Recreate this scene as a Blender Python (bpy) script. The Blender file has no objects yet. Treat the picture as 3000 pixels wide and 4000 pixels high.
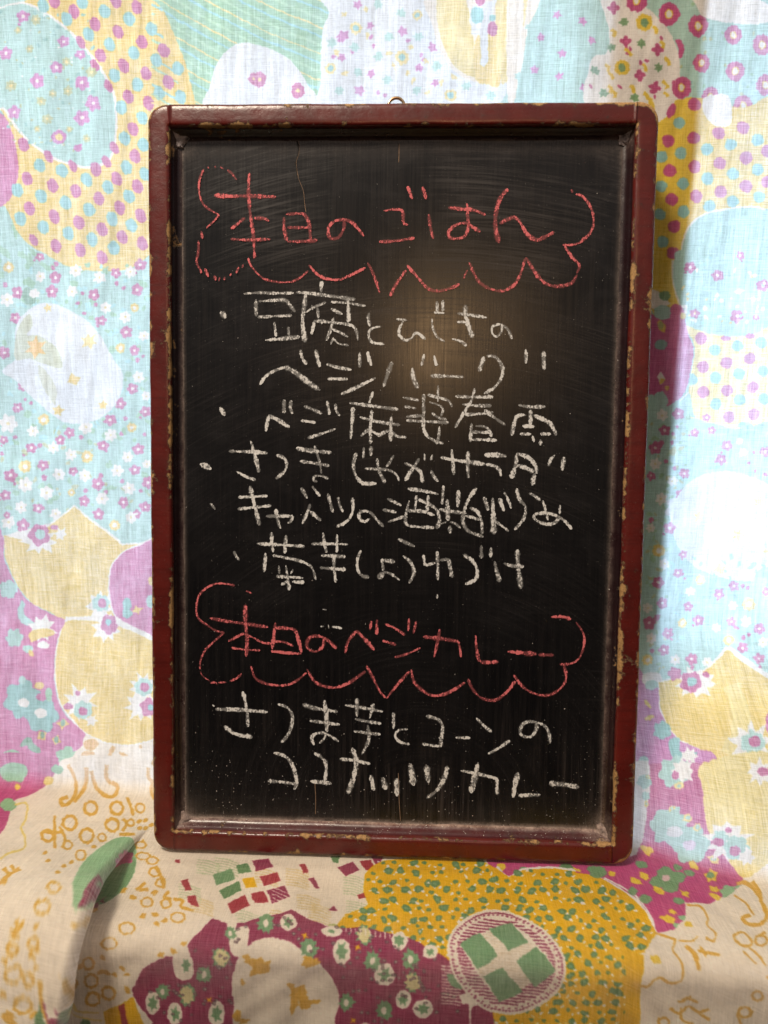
import bpy, bmesh, math, random
import numpy as np
from mathutils import Matrix, Vector

random.seed(7)
rng = np.random.default_rng(11)
scene = bpy.context.scene
col = scene.collection

# ------------------------------------------------------------------ camera
FPX = 2773.0                      # focal length in photograph pixels (photo 3000 x 4000)
BW, BH = 0.30, 0.30 * 1.5222      # chalkboard outer size, metres
LEAN = math.radians(6.4)          # the board leans back by this much
_a = np.array([0.99932968, 0.01446028, -0.03363168])
_b = np.array([-0.00712208, 0.99801904, 0.0625082])
_b = _b - _a * (_a @ _b); _b /= np.linalg.norm(_b)
_t = np.array([-0.46789511, -0.80570731, 1.39813915]) * BW
_n = np.cross(_a, _b)
RM = np.stack([_a, -math.sin(LEAN) * _b + math.cos(LEAN) * _n, -math.cos(LEAN) * _b - math.sin(LEAN) * _n])
OC = _t + _b * BH + _a * BW / 2
CAM = RM @ (-OC)

cam_data = bpy.data.cameras.new('camera')
cam = bpy.data.objects.new('camera', cam_data)
col.objects.link(cam)
cam_data.sensor_fit = 'VERTICAL'
cam_data.sensor_height = 36.0
cam_data.sensor_width = 27.0
cam_data.lens = FPX / 4000 * 36.0
cam_data.clip_start = 0.01
cam_data.clip_end = 50
cam_data.dof.use_dof = True; cam_data.dof.focus_distance = 0.44; cam_data.dof.aperture_fstop = 5.0
rx, ry, rz = RM @ np.array([1, 0, 0]), RM @ np.array([0, -1, 0]), RM @ np.array([0, 0, -1])
cam.matrix_world = Matrix(((rx[0], ry[0], rz[0], CAM[0]), (rx[1], ry[1], rz[1], CAM[1]), (rx[2], ry[2], rz[2], CAM[2]), (0, 0, 0, 1)))
scene.camera = cam

# ------------------------------------------------------------------ world and lamps
world = bpy.data.worlds.new("World"); scene.world = world
world.use_nodes = True
wn = world.node_tree; wn.nodes.clear()
w_out = wn.nodes.new('ShaderNodeOutputWorld'); w_bg = wn.nodes.new('ShaderNodeBackground')
w_tc = wn.nodes.new('ShaderNodeTexCoord'); w_sep = wn.nodes.new('ShaderNodeSeparateXYZ'); w_cr = wn.nodes.new('ShaderNodeValToRGB')
wn.links.new(w_tc.outputs['Generated'], w_sep.inputs[0])
w_mr = wn.nodes.new('ShaderNodeMapRange'); w_mr.inputs[1].default_value = -1; w_mr.inputs[2].default_value = 1
wn.links.new(w_sep.outputs['Z'], w_mr.inputs[0]); wn.links.new(w_mr.outputs[0], w_cr.inputs[0])
# a dim room: dark floor, warm plaster walls, paler ceiling
w_cr.color_ramp.elements[0].position = 0.30; w_cr.color_ramp.elements[0].color = (0.008, 0.006, 0.006, 1)
w_cr.color_ramp.elements[1].position = 0.85; w_cr.color_ramp.elements[1].color = (0.95, 0.90, 0.88, 1)
e = w_cr.color_ramp.elements.new(0.5); e.color = (0.07, 0.064, 0.064, 1)
wn.links.new(w_cr.outputs[0], w_bg.inputs[0]); w_bg.inputs[1].default_value = 0.48
wn.links.new(w_bg.outputs[0], w_out.inputs[0])

def area_light(name, loc, direction, sx, sy, power, color):
    d = bpy.data.lights.new(name, 'AREA'); d.shape = 'RECTANGLE'; d.size = sx; d.size_y = sy
    d.energy = power; d.color = color
    o = bpy.data.objects.new(name, d); col.objects.link(o)
    o.location = loc; o.rotation_euler = Vector(direction).to_track_quat('-Z', 'Y').to_euler()
    return o
# daylight outside the window, one lamp behind each sash
area_light('daylight_left_sash', (-0.16, 0.36, 0.30), (0, -1, 0), 0.56, 0.66, 3.3, (0.72, 0.83, 1.0))
area_light('daylight_right_sash', (0.31, 0.36, 0.24), (0, -1, 0), 0.24, 0.50, 3.9, (0.64, 0.79, 1.0))
# the warm ceiling bulb whose glow shows on the lacquer, and the soft room light in front
bulb = bpy.data.lights.new('room_bulb', 'POINT'); bulb.energy = 9.0; bulb.color = (1.0, 0.60, 0.28); bulb.shadow_soft_size = 0.05
bulb_o = bpy.data.objects.new('room_bulb', bulb); col.objects.link(bulb_o)
area_light('room_light', (-0.48, -0.68, 1.50), (0.46, 0.68, -1.45), 0.30, 0.30, 30.0, (1.0, 0.87, 0.70))

vs = scene.view_settings
vs.view_transform = 'Standard'; vs.look = 'None'; vs.exposure = 0.0; vs.gamma = 1.0
scene.render.resolution_x = 768; scene.render.resolution_y = 1024

# ------------------------------------------------------------------ geometry helpers
def rays(px):
    px = np.asarray(px, float)
    d = np.stack([(px[..., 0] - 1500) / FPX, (px[..., 1] - 2000) / FPX, np.ones(px.shape[:-1])], -1)
    return d @ RM.T
def project(P):
    c = np.asarray(P) @ RM + OC
    return np.stack([1500 + FPX * c[..., 0] / c[..., 2], 2000 + FPX * c[..., 1] / c[..., 2]], -1)
B_UP = np.array([0, math.sin(LEAN), math.cos(LEAN)])
B_OUT = np.array([0, -math.cos(LEAN), math.sin(LEAN)])
def on_board(px, depth=0.0):
    """where the sight line of a photo pixel meets the board plane `depth` behind its face: board x, y"""
    d = rays(px); k = ((-depth) - CAM @ B_OUT) / (d @ B_OUT)
    P = CAM + d * k[..., None]
    return np.stack([P[..., 0], P @ B_UP], -1)
_bd = rays(np.array([1715, 1330.0])); _bk = (-0.009 - CAM @ B_OUT) / (_bd @ B_OUT); _bp = CAM + _bd * _bk
_br = _bd - 2 * (_bd @ B_OUT) * B_OUT; _br /= np.linalg.norm(_br)
bulb_o.location = tuple(_bp + _br * 1.7)

def tag(o, label=None, cat=None, group=None, kind=None):
    if label: o['label'] = label
    if cat: o['category'] = cat
    if group: o['group'] = group
    if kind: o['kind'] = kind
    return o
def mesh_obj(name, verts, faces, mat=None, parent=None, smooth=True, attrs=None, uv=None):
    me = bpy.data.meshes.new(name)
    me.from_pydata([tuple(map(float, v)) for v in verts], [], [tuple(int(i) for i in f) for f in faces])
    if smooth: me.polygons.foreach_set('use_smooth', [True] * len(me.polygons))
    for k, vals in (attrs or {}).items():
        at = me.attributes.new(k, 'FLOAT', 'POINT'); at.data.foreach_set('value', np.asarray(vals, np.float32))
    if uv is not None:
        l = me.uv_layers.new(name='UVMap')
        idx = np.zeros(len(me.loops), np.int32); me.loops.foreach_get('vertex_index', idx)
        l.data.foreach_set('uv', np.asarray(uv, np.float32)[idx].ravel())
    if mat: me.materials.append(mat)
    me.update()
    o = bpy.data.objects.new(name, me); col.objects.link(o)
    if parent: o.parent = parent
    return o
def box(name, x0, x1, y0, y1, z0, z1, mat, parent=None, bevel=0.002):
    bm = bmesh.new(); bmesh.ops.create_cube(bm, size=1)
    for v in bm.verts:
        v.co = Vector(((x0 + x1) / 2 + v.co.x * (x1 - x0), (y0 + y1) / 2 + v.co.y * (y1 - y0), (z0 + z1) / 2 + v.co.z * (z1 - z0)))
    bmesh.ops.bevel(bm, geom=list(bm.edges), offset=bevel, segments=2, affect='EDGES')
    me = bpy.data.meshes.new(name); bm.to_mesh(me); bm.free(); me.materials.append(mat)
    o = bpy.data.objects.new(name, me); col.objects.link(o)
    if parent: o.parent = parent
    return o
def grid_faces(nu, nv):
    i = np.arange(nu - 1)[:, None] * nv + np.arange(nv - 1)[None, :]
    return np.stack([i, i + nv, i + nv + 1, i + 1], -1).reshape(-1, 4)

# ------------------------------------------------------------------ node helper
class NT:
    def __init__(s, name):
        s.m = bpy.data.materials.new(name); s.m.use_nodes = True
        s.t = s.m.node_tree; s.t.nodes.clear(); s.out = s.t.nodes.new('ShaderNodeOutputMaterial')
    def n(s, typ, **kw):
        nd = s.t.nodes.new(typ)
        for k, v in kw.items():
            if k.startswith('i_'):
                key = k[2:]; key = int(key) if key.isdigit() else key.replace('_', ' ')
                s.set(nd.inputs[key], v)
            else: setattr(nd, k, v)
        return nd
    def set(s, sock, v):
        if hasattr(v, 'is_output') or hasattr(v, 'links'): s.t.links.new(v, sock)
        else: sock.default_value = v
    def math(s, op, a, b=None, clamp=False):
        nd = s.t.nodes.new('ShaderNodeMath'); nd.operation = op; nd.use_clamp = clamp
        s.set(nd.inputs[0], a)
        if b is not None: s.set(nd.inputs[1], b)
        return nd.outputs[0]
    def noise(s, vec, scale, detail=4, rough=0.6, dist=0.0):
        nd = s.t.nodes.new('ShaderNodeTexNoise'); s.set(nd.inputs['Vector'], vec)
        nd.inputs['Scale'].default_value = scale; nd.inputs['Detail'].default_value = detail
        nd.inputs['Roughness'].default_value = rough; nd.inputs['Distortion'].default_value = dist
        return nd.outputs['Fac']
    def scalev(s, vec, sc, loc=(0, 0, 0), rot=(0, 0, 0)):
        nd = s.t.nodes.new('ShaderNodeMapping'); s.set(nd.inputs[0], vec)
        nd.inputs['Scale'].default_value = sc; nd.inputs['Location'].default_value = loc; nd.inputs['Rotation'].default_value = rot
        return nd.outputs[0]
    def ramp(s, f, lo, hi, a=0.0, b=1.0, smooth=False):
        nd = s.t.nodes.new('ShaderNodeMapRange'); nd.clamp = True
        if smooth: nd.interpolation_type = 'SMOOTHSTEP'
        s.set(nd.inputs[0], f)
        for i, v in zip((1, 2, 3, 4), (lo, hi, a, b)): s.set(nd.inputs[i], v)
        return nd.outputs[0]
    def mix(s, f, a, b, blend='MIX'):
        nd = s.t.nodes.new('ShaderNodeMix'); nd.data_type = 'RGBA'; nd.blend_type = blend; nd.clamp_factor = True
        s.set(nd.inputs[0], f)
        for k, v in ((6, a), (7, b)):
            s.set(nd.inputs[k], v if not isinstance(v, tuple) or len(v) == 4 else (*v, 1))
        return nd.outputs[2]
    def obj(s): return s.t.nodes.new('ShaderNodeTexCoord').outputs['Object']
    def attr(s, name):
        nd = s.t.nodes.new('ShaderNodeAttribute'); nd.attribute_name = name; return nd.outputs['Fac']
    def bump(s, h, dist, strength=1.0):
        nd = s.t.nodes.new('ShaderNodeBump'); s.set(nd.inputs['Height'], h); nd.inputs['Distance'].default_value = dist
        nd.inputs['Strength'].default_value = strength; return nd.outputs[0]
    def pbsdf(s, color, rough, normal=None, spec=0.5, coat=0.0, coat_rough=0.2, metal=0.0):
        nd = s.t.nodes.new('ShaderNodeBsdfPrincipled'); s.set(nd.inputs['Base Color'], color if not isinstance(color, tuple) else (*color[:3], 1))
        s.set(nd.inputs['Roughness'], rough); nd.inputs['Specular IOR Level'].default_value = spec
        s.set(nd.inputs['Coat Weight'], coat); nd.inputs['Coat Roughness'].default_value = coat_rough
        nd.inputs['Metallic'].default_value = metal
        if normal is not None: s.set(nd.inputs['Normal'], normal)
        return nd.outputs[0]
    def done(s, shader):
        s.t.links.new(shader, s.out.inputs['Surface']); return s.m

# ------------------------------------------------------------------ materials
def mat_lacquer(name, red, deep, wear_amt):
    t = NT(name); c = t.obj()
    wear = t.attr('wear'); dust = t.attr('dust')
    big = t.noise(c, 40, 3, 0.6); med = t.noise(c, 160, 5, 0.7); fine = t.noise(c, 700, 4, 0.7)
    streak = t.noise(t.scalev(c, (6, 260, 60)), 1.0, 4, 0.7)
    base = t.mix(t.ramp(big, 0.35, 0.7), red, deep)
    base = t.mix(t.math('MULTIPLY', t.ramp(streak, 0.5, 0.75), 0.45), base, tuple(x * 0.55 for x in deep))
    base = t.mix(t.math('MULTIPLY', t.ramp(med, 0.62, 0.74), 0.7), base, (0.022, 0.014, 0.012))          # old stains
    # bare wood and dark primer where the lacquer has chipped off
    pat = t.math('ADD', t.math('MULTIPLY', med, 0.62), t.math('MULTIPLY', fine, 0.38))
    k = t.math('ADD', t.math('MULTIPLY', wear, wear_amt), t.math('MULTIPLY', t.math('SUBTRACT', big, 0.5), 1.7))
    k = t.math('ADD', k, t.math('MULTIPLY', t.math('SUBTRACT', pat, 0.5), 1.7))
    primer = t.ramp(k, 0.40, 0.44); wood = t.ramp(k, 0.50, 0.53)
    base = t.mix(primer, base, (0.10, 0.052, 0.020))
    woodcol = t.mix(t.ramp(fine, 0.35, 0.65), (0.42, 0.235, 0.085), (0.20, 0.105, 0.038))
    base = t.mix(wood, base, woodcol)
    dn = t.math('MULTIPLY', t.math('MULTIPLY', dust, t.ramp(t.noise(c, 110, 3, 0.6), 0.35, 0.62, 0.35, 1.2)), t.ramp(t.math('ADD', fine, t.math('MULTIPLY', med, 0.5)), 0.45, 0.95))
    base = t.mix(dn, base, (0.50, 0.37, 0.31))
    speck = t.ramp(t.noise(c, 1500, 1, 0.4), 0.74, 0.78)
    base = t.mix(t.math('MULTIPLY', speck, t.ramp(dust, 0.02, 0.2, 0.15, 0.9)), base, (0.72, 0.66, 0.60))
    rough = t.math('ADD', t.ramp(primer, 0, 1, 0.30, 0.75), t.math('MULTIPLY', t.math('SUBTRACT', med, 0.5), 0.25))
    h = t.math('ADD', t.math('MULTIPLY', primer, -0.8), t.math('MULTIPLY', med, 0.5))
    return t.done(t.pbsdf(base, rough, t.bump(h, 0.0006, 0.7), spec=0.5))
M_frame = mat_lacquer('red_lacquer', (0.100, 0.0095, 0.0065), (0.058, 0.0055, 0.004), 0.50)
M_mould_shaded = mat_lacquer('shaded_red_lacquer', (0.016, 0.0045, 0.006), (0.010, 0.004, 0.005), 0.42)  # darker copy of the moulding lacquer; shade of top and sides put into colour
M_mould = mat_lacquer('dark_red_lacquer', (0.062, 0.007, 0.008), (0.030, 0.005, 0.006), 0.42)

def mat_panel():
    t = NT('black_lacquer_panel'); c = t.obj()
    dust = t.attr('dust')
    grain = t.noise(t.scalev(c, (900, 16, 1)), 1.0, 4, 0.7)
    grain2 = t.noise(t.scalev(c, (2200, 45, 1)), 1.0, 2, 0.6)
    cloudn = t.noise(c, 14, 4, 0.6)
    wipe = t.noise(t.scalev(c, (9, 420, 1), rot=(0, 0, 0.03)), 1.0, 5, 0.75, 0.6)
    wipe2 = t.noise(t.scalev(c, (300, 8, 1), loc=(3, 1, 0)), 1.0, 4, 0.7, 0.4)
    sep = t.n('ShaderNodeSeparateXYZ'); t.set(sep.inputs[0], c)
    rel = t.n('ShaderNodeVectorMath', operation='SUBTRACT'); t.set(rel.inputs[0], c); rel.inputs[1].default_value = (0.02, 0.02, 0)
    ln = t.n('ShaderNodeVectorMath', operation='LENGTH'); t.set(ln.inputs[0], rel.outputs[0])
    cb = t.n('ShaderNodeCombineXYZ'); t.set(cb.inputs[0], t.math('MULTIPLY', ln.outputs['Value'], 520)); t.set(cb.inputs[1], t.math('MULTIPLY', sep.outputs['X'], 9))
    arc = t.noise(cb.outputs[0], 1.0, 5, 0.75, 0.3)
    topm = t.ramp(sep.outputs['Y'], 0.26, 0.43, 0.25, 1.0)
    lowm = t.ramp(sep.outputs['Y'], 0.10, 0.03, 0.2, 0.9)
    base = t.mix(t.ramp(cloudn, 0.3, 0.7), (0.0030, 0.0028, 0.0034), (0.0060, 0.0054, 0.0056))
    sm = t.math('MULTIPLY', t.math('MULTIPLY', t.math('MAXIMUM', t.ramp(arc, 0.46, 0.70), t.math('MULTIPLY', t.ramp(wipe, 0.46, 0.68), 0.5)), t.ramp(cloudn, 0.38, 0.62)), topm)
    base = t.mix(t.math('MULTIPLY', sm, 0.34), base, (0.105, 0.092, 0.092))
    sm2 = t.math('MULTIPLY', t.math('MULTIPLY', t.ramp(wipe2, 0.46, 0.7), t.ramp(cloudn, 0.55, 0.4)), t.math('MAXIMUM', lowm, t.ramp(dust, 0.0, 0.15, 0.15, 0.8)))
    base = t.mix(t.math('MULTIPLY', sm2, 0.35), base, (0.10, 0.08, 0.072))
    base = t.mix(t.math('MULTIPLY', t.ramp(grain, 0.5, 0.8), 0.10), base, (0.03, 0.024, 0.020))
    hz = t.math('MULTIPLY', t.ramp(t.noise(t.scalev(c, (1, 1.3, 1), rot=(0, 0, .5)), 24, 6, 0.65, 1.2), 0.48, 0.72), t.ramp(sep.outputs['Y'], 0.08, 0.40, 0.02, 0.13))
    base = t.mix(hz, base, (0.075, 0.068, 0.07))
    fine = t.noise(c, 900, 3, 0.7)
    dk = t.math('MULTIPLY', dust, t.ramp(t.math('ADD', t.math('MULTIPLY', fine, 0.6), t.math('MULTIPLY', t.noise(c, 90, 3, 0.6), 0.6)), 0.35, 0.75))
    base = t.mix(dk, base, (0.50, 0.385, 0.33))
    speck = t.ramp(t.noise(c, 1300, 1, 0.4), 0.775, 0.80)
    sepk = t.ramp(sep.outputs['Y'], 0.12, 0.03, 0.25, 1.0)
    base = t.mix(t.math('MULTIPLY', speck, sepk), base, (0.6, 0.55, 0.50))
    rough = t.math('ADD', 0.235, t.math('MULTIPLY', t.math('SUBTRACT', grain, 0.5), 0.20))
    rough = t.math('ADD', rough, t.math('ADD', t.math('MULTIPLY', dk, 0.3), t.math('MULTIPLY', sm, 0.25)))
    h = t.math('ADD', grain, t.math('MULTIPLY', grain2, 0.6))
    return t.done(t.pbsdf(base, rough, t.bump(h, 0.00006, 0.3), spec=0.36))
M_panel = mat_panel()

def mat_chalk(name, colr, thick):
    t = NT(name); c = t.obj()
    uvn = t.n('ShaderNodeUVMap'); uvn.uv_map = 'UVMap'
    sep = t.n('ShaderNodeSeparateXYZ'); t.set(sep.inputs[0], uvn.outputs[0])
    edge = t.math('ABSOLUTE', t.math('SUBTRACT', sep.outputs['X'], 0.5))              # 0 at the spine, .5 at the rim
    g1 = t.noise(t.scalev(c, (1.0, 0.62, 1)), 1150, 2, 0.6)
    g2 = t.noise(t.scalev(c, (1.0, 0.8, 1)), 480, 2, 0.65)
    g3 = t.noise(t.scalev(c, (1.0, 0.3, 1)), 620, 2, 0.6)
    g = t.math('ADD', t.math('MULTIPLY', g1, 0.36), t.math('ADD', t.math('MULTIPLY', g2, 0.38), t.math('MULTIPLY', g3, 0.26)))
    thr = t.math('ADD', t.math('ADD', thick, t.ramp(t.noise(c, 75, 2, 0.6), 0.32, 0.68, -0.055, 0.06)), t.ramp(edge, 0.28, 0.5, 0.0, 0.16))
    a = t.ramp(t.math('SUBTRACT', g, thr), -0.03, 0.035)
    a = t.math('MAXIMUM', a, t.ramp(edge, 0.2, 0.5, 0.24, 0.0))                       # thin dust film between the grains
    colv = t.mix(t.ramp(g2, 0.3, 0.7), colr, tuple(x * 0.8 for x in colr))
    sh = t.pbsdf(colv, 0.95, t.bump(g1, 0.0004, 0.6), spec=0.1)
    tr = t.n('ShaderNodeBsdfTransparent').outputs[0]
    mx = t.n('ShaderNodeMixShader'); t.set(mx.inputs[0], a); t.set(mx.inputs[1], tr); t.set(mx.inputs[2], sh)
    return t.done(mx.outputs[0])
M_white = mat_chalk('white_chalk', (0.70, 0.68, 0.66), 0.482)
M_red = mat_chalk('red_chalk', (0.68, 0.165, 0.175), 0.492)

def mat_simple(name, c1, c2, rough, scale=60, metal=0.0, bump=0.0):
    t = NT(name); c = t.obj(); n = t.noise(c, scale, 4, 0.65)
    base = t.mix(t.ramp(n, 0.3, 0.7), c1, c2)
    return t.done(t.pbsdf(base, rough, t.bump(n, bump, 0.8) if bump else None, metal=metal))
M_brass = mat_simple('aged_brass', (0.62, 0.44, 0.28), (0.34, 0.22, 0.13), 0.28, 400, metal=1.0)
M_putty = mat_simple('dusty_putty', (0.52, 0.44, 0.44), (0.035, 0.028, 0.030), 0.85, 260, bump=0.0015)
M_putty_low = mat_simple('chalky_putty', (0.46, 0.34, 0.29), (0.07, 0.05, 0.045), 0.9, 240, bump=0.0015)
M_crackd = mat_simple('crack_dark', (0.004, 0.003, 0.003), (0.008, 0.006, 0.005), 0.9)
M_crackl = mat_simple('crack_bare_wood', (0.36, 0.22, 0.13), (0.14, 0.08, 0.05), 0.8, 500)
M_crumb = mat_simple('chalk_crumbs', (0.72, 0.68, 0.63), (0.6, 0.52, 0.47), 0.95)
M_wood = mat_simple('pale_wood', (0.42, 0.33, 0.22), (0.30, 0.22, 0.14), 0.6, 30)
M_wall = mat_simple('plaster', (0.55, 0.52, 0.47), (0.48, 0.45, 0.40), 0.9, 20)
M_glass = None

# ------------------------------------------------------------------ the window, wall and ledge behind and under the cloth
win = bpy.data.objects.new('window', None); col.objects.link(win); win.location = (0, 0.092, 0)
tag(win, 'bright wooden window hidden behind the printed cloth, its stile shading a strip right of the board', 'window')
def wbox(name, x0, x1, y0, y1, z0, z1):
    return box(name, x0, x1, y0 - 0.092, y1 - 0.092, z0, z1, M_wood, win)
wbox('meeting_stile', 0.128, 0.188, 0.0915, 0.118, -0.02, 0.86)
wbox('jamb', -0.50, -0.44, 0.095, 0.13, -0.02, 0.86)
wbox('jamb', 0.46, 0.52, 0.095, 0.13, -0.02, 0.86)
wbox('bottom_rail', -0.44, 0.46, 0.097, 0.128, -0.03, -0.003)
wbox('top_rail', -0.44, 0.46, 0.097, 0.128, 0.80, 0.86)
def pane_mat():
    t = NT('clear_glass'); b = t.n('ShaderNodeBsdfTransparent'); b.inputs[0].default_value = (0.95, 0.98, 0.97, 1)
    g = t.n('ShaderNodeBsdfGlossy'); g.inputs['Roughness'].default_value = 0.05
    mx = t.n('ShaderNodeMixShader'); mx.inputs[0].default_value = 0.06
    t.set(mx.inputs[1], b.outputs[0]); t.set(mx.inputs[2], g.outputs[0]); return t.done(mx.outputs[0])
M_glass = pane_mat()
for x0, x1 in ((-0.44, 0.127), (0.187, 0.46)):
    box('pane', x0, x1, 0.0185, 0.0225, -0.003, 0.80, M_glass, win, 0.0004)
wall = bpy.data.objects.new('wall', None)
bm = bmesh.new()
def quadbox(x0, x1, y0, y1, z0, z1):
    r = bmesh.ops.create_cube(bm, size=1)
    for v in r['verts']: v.co = Vector(((x0 + x1) / 2 + v.co.x * (x1 - x0), (y0 + y1) / 2 + v.co.y * (y1 - y0), (z0 + z1) / 2 + v.co.z * (z1 - z0)))
quadbox(-1.6, -0.50, 0.10, 0.24, -0.9, 1.6); quadbox(0.52, 1.6, 0.10, 0.24, -0.9, 1.6)
quadbox(-0.50, 0.52, 0.10, 0.24, 0.86, 1.6); quadbox(-0.50, 0.52, 0.10, 0.24, -0.9, -0.03)
me = bpy.data.meshes.new('wall'); bm.to_mesh(me); bm.free(); me.materials.append(M_wall)
wall = bpy.data.objects.new('wall', me); col.objects.link(wall); tag(wall, kind='structure')
ledge = box('window_ledge', -0.75, 0.75, -0.058, 0.097, -0.06, -0.0065, M_wood, None, 0.008)
tag(ledge, 'wooden ledge under the front of the printed cloth, carrying the chalkboard', 'ledge')

# ------------------------------------------------------------------ the cloth surface
U0, U1, VL = -0.42, 0.44, 0.86
ZT, TZ, R1, R2 = 0.64, -0.002, 0.009, 0.013
def sstep(x): x = np.clip(x, 0, 1); return x * x * (3 - 2 * x)
_bx = np.array([-0.5, -0.30, -0.20, -0.15, 0.0, 0.09, 0.125, 0.150, 0.170, 0.212, 0.26, 0.50])
_by = np.array([0.080, 0.077, 0.071, 0.066, 0.064, 0.058, 0.042, 0.027, 0.016, 0.000, -0.010, -0.012])
def Yb(u):  # foot of the hanging part
    return (np.interp(u - .012, _bx, _by) + np.interp(u, _bx, _by) + np.interp(u + .012, _bx, _by)) / 3
def Ye(u):  # front edge of the ledge
    return -0.072 - 0.02 * u
def noise1(x, seed):
    r = np.random.default_rng(seed); s = 0
    for k in range(6): s = s + np.sin(x * r.uniform(.6, 1.6) * (k + 1) + r.uniform(0, 6.28)) / (k + 1)
    return s / 2.2
# crease where the left overlap of the cloth ends, in (u, v)
FOLD = None
def surf(u, v, detail=True):
    u = np.asarray(u, float); v = np.asarray(v, float)
    yb, ye = Yb(u), Ye(u)
    va = ZT - (TZ + R1); vb = va + R1 * math.pi / 2
    lt = (yb - R1) - (ye + R2); vc = vb + lt; vd = vc + R2 * math.pi / 2
    z_w = ZT - v
    yw = yb + (0.0885 - yb) * sstep((z_w - 0.012) / 0.12)
    th = np.clip((v - va) / R1, 0, math.pi / 2); ph = np.clip((v - vc) / R2, 0, math.pi / 2)
    Y = np.where(v < va, yw, np.where(v < vb, yb - R1 + R1 * np.cos(th), np.where(v < vc, yb - R1 - (v - vb), np.where(v < vd, ye + R2 - R2 * np.sin(ph), ye))))
    Z = np.where(v < va, z_w, np.where(v < vb, TZ + R1 - R1 * np.sin(th), np.where(v < vc, TZ, np.where(v < vd, TZ - R2 + R2 * np.cos(ph), TZ - R2 - (v - vd)))))
    # outward direction
    ny = np.where(v < vb, -np.cos(th), np.where(v < vc, 0, -np.sin(ph))); nz = np.where(v < vb, np.sin(th), np.where(v < vc, 1, np.cos(ph)))
    # loose flop of cloth lying over at the left
    ue = np.interp(v, FV, FU); amp = np.interp(v, FV, FA)
    e = (ue - u)
    lift = amp * (sstep((e + 0.0015) / 0.007) * (0.70 + 0.30 * np.cos(np.clip(e / 0.09, 0, 1) * 3.1)))
    trough = -0.0
    d = lift
    over = 0.85 * amp * sstep((e + 0.0010) / 0.0045) * np.exp(-np.clip(e, 0, 1) / 0.028)
    if detail:
        onw = sstep((va - v) / 0.05)
        d = d + onw * ((0.0030 - 0.0025 * np.exp(-((u - .158) / .06) ** 2)) * noise1(u * 46 + 2.0 * np.sin(v * 7), 3) * (0.4 + 0.6 * sstep((v - 0.2) / 0.35)) + 0.0009 * noise1(u * 110 + v * 22, 4))
        left = sstep((-0.145 - u) / 0.06)
        d = d + left * 0.0035 * noise1(u * 38 + v * 9, 5) * sstep((v - 0.30) / 0.2)
        front = sstep((v - vb) / 0.03) * (1 - sstep((v - vd - 0.02) / 0.04) * 0.3)
        under = np.exp(-((np.clip(np.abs(u) - 0.146, 0, 1)) / 0.012) ** 2) * np.exp(-((np.clip(np.abs(Y - 0.006) - 0.016, 0, 1)) / 0.010) ** 2)
        d = d + front * 0.0013 * np.exp(-((Y + 0.0105) / 0.0050) ** 2) * sstep((0.152 - np.abs(u)) / 0.02) * (0.75 + 0.25 * noise1(u * 55, 12))
        right = sstep((u - 0.09) / 0.06)
        wr = 0.0008 * noise1(u * 48 + (v - vb) * 60, 6) + 0.0003 * noise1((v - vb) * 90 - u * 50, 7)
        d = d + front * (1 - under) * (wr + right * 0.0016 * noise1((v - vb) * 55 - u * 45, 8))
        d = d + sstep((v - vc) / 0.03) * 0.0020 * noise1(u * 40 + 0.6 * np.sin(v * 30), 9)
    X = u + over
    return np.stack([X, Y + ny * d, Z + nz * d], -1)

def make_inverse(detail):
    nu, nv = 400, 460
    uu, vv = np.meshgrid(np.linspace(U0, U1, nu), np.linspace(0, VL, nv), indexing='ij')
    P = surf(uu, vv, detail); px = project(P); dep = (P @ RM + OC)[..., 2]
    B = 25; mx, my = 700, 700; nbx, nby = (3000 + 2 * mx) // B, (4000 + 2 * my) // B
    bu = np.full((nbx, nby), np.nan); bv = bu.copy()
    ix = ((px[..., 0] + mx) // B).astype(int).ravel(); iy = ((px[..., 1] + my) // B).astype(int).ravel()
    ok = (ix >= 0) & (ix < nbx) & (iy >= 0) & (iy < nby) & (dep.ravel() > 0.05)
    order = np.argsort(-dep.ravel()[ok])
    I, J, UU, VV = ix[ok][order], iy[ok][order], uu.ravel()[ok][order], vv.ravel()[ok][order]
    bu[I, J] = UU; bv[I, J] = VV
    for _ in range(60):
        nanm = np.isnan(bu)
        if not nanm.any(): break
        for ax, sh in ((0, 1), (0, -1), (1, 1), (1, -1)):
            ru, rv = np.roll(bu, sh, ax), np.roll(bv, sh, ax)
            m = np.isnan(bu) & ~np.isnan(ru); bu[m] = ru[m]; bv[m] = rv[m]
    def inv(q):
        q = np.asarray(q, float)
        i = np.clip(((q[:, 0] + mx) // B).astype(int), 0, nbx - 1); j = np.clip(((q[:, 1] + my) // B).astype(int), 0, nby - 1)
        u, v = bu[i, j].copy(), bv[i, j].copy()
        best = np.full(len(u), 1e9); bu_, bv_ = u.copy(), v.copy(); h = 2e-4
        for it in range(14):
            p = project(surf(u, v, detail)); r = q - p; er = np.hypot(r[:, 0], r[:, 1])
            m = er < best; best[m] = er[m]; bu_[m] = u[m]; bv_[m] = v[m]
            Ju = (project(surf(u + h, v, detail)) - p) / h; Jv = (project(surf(u, v + h, detail)) - p) / h
            det = Ju[:, 0] * Jv[:, 1] - Ju[:, 1] * Jv[:, 0]; det = np.where(np.abs(det) < 1e3, 1e3 * np.sign(det + 1e-9), det)
            du = (r[:, 0] * Jv[:, 1] - r[:, 1] * Jv[:, 0]) / det; dv = (Ju[:, 0] * r[:, 1] - Ju[:, 1] * r[:, 0]) / det
            st = np.minimum(1, 0.006 / (np.hypot(du, dv) + 1e-12))
            u = u + du * st; v = v + dv * st
        return np.stack([bu_, bv_], -1)
    return inv
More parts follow.
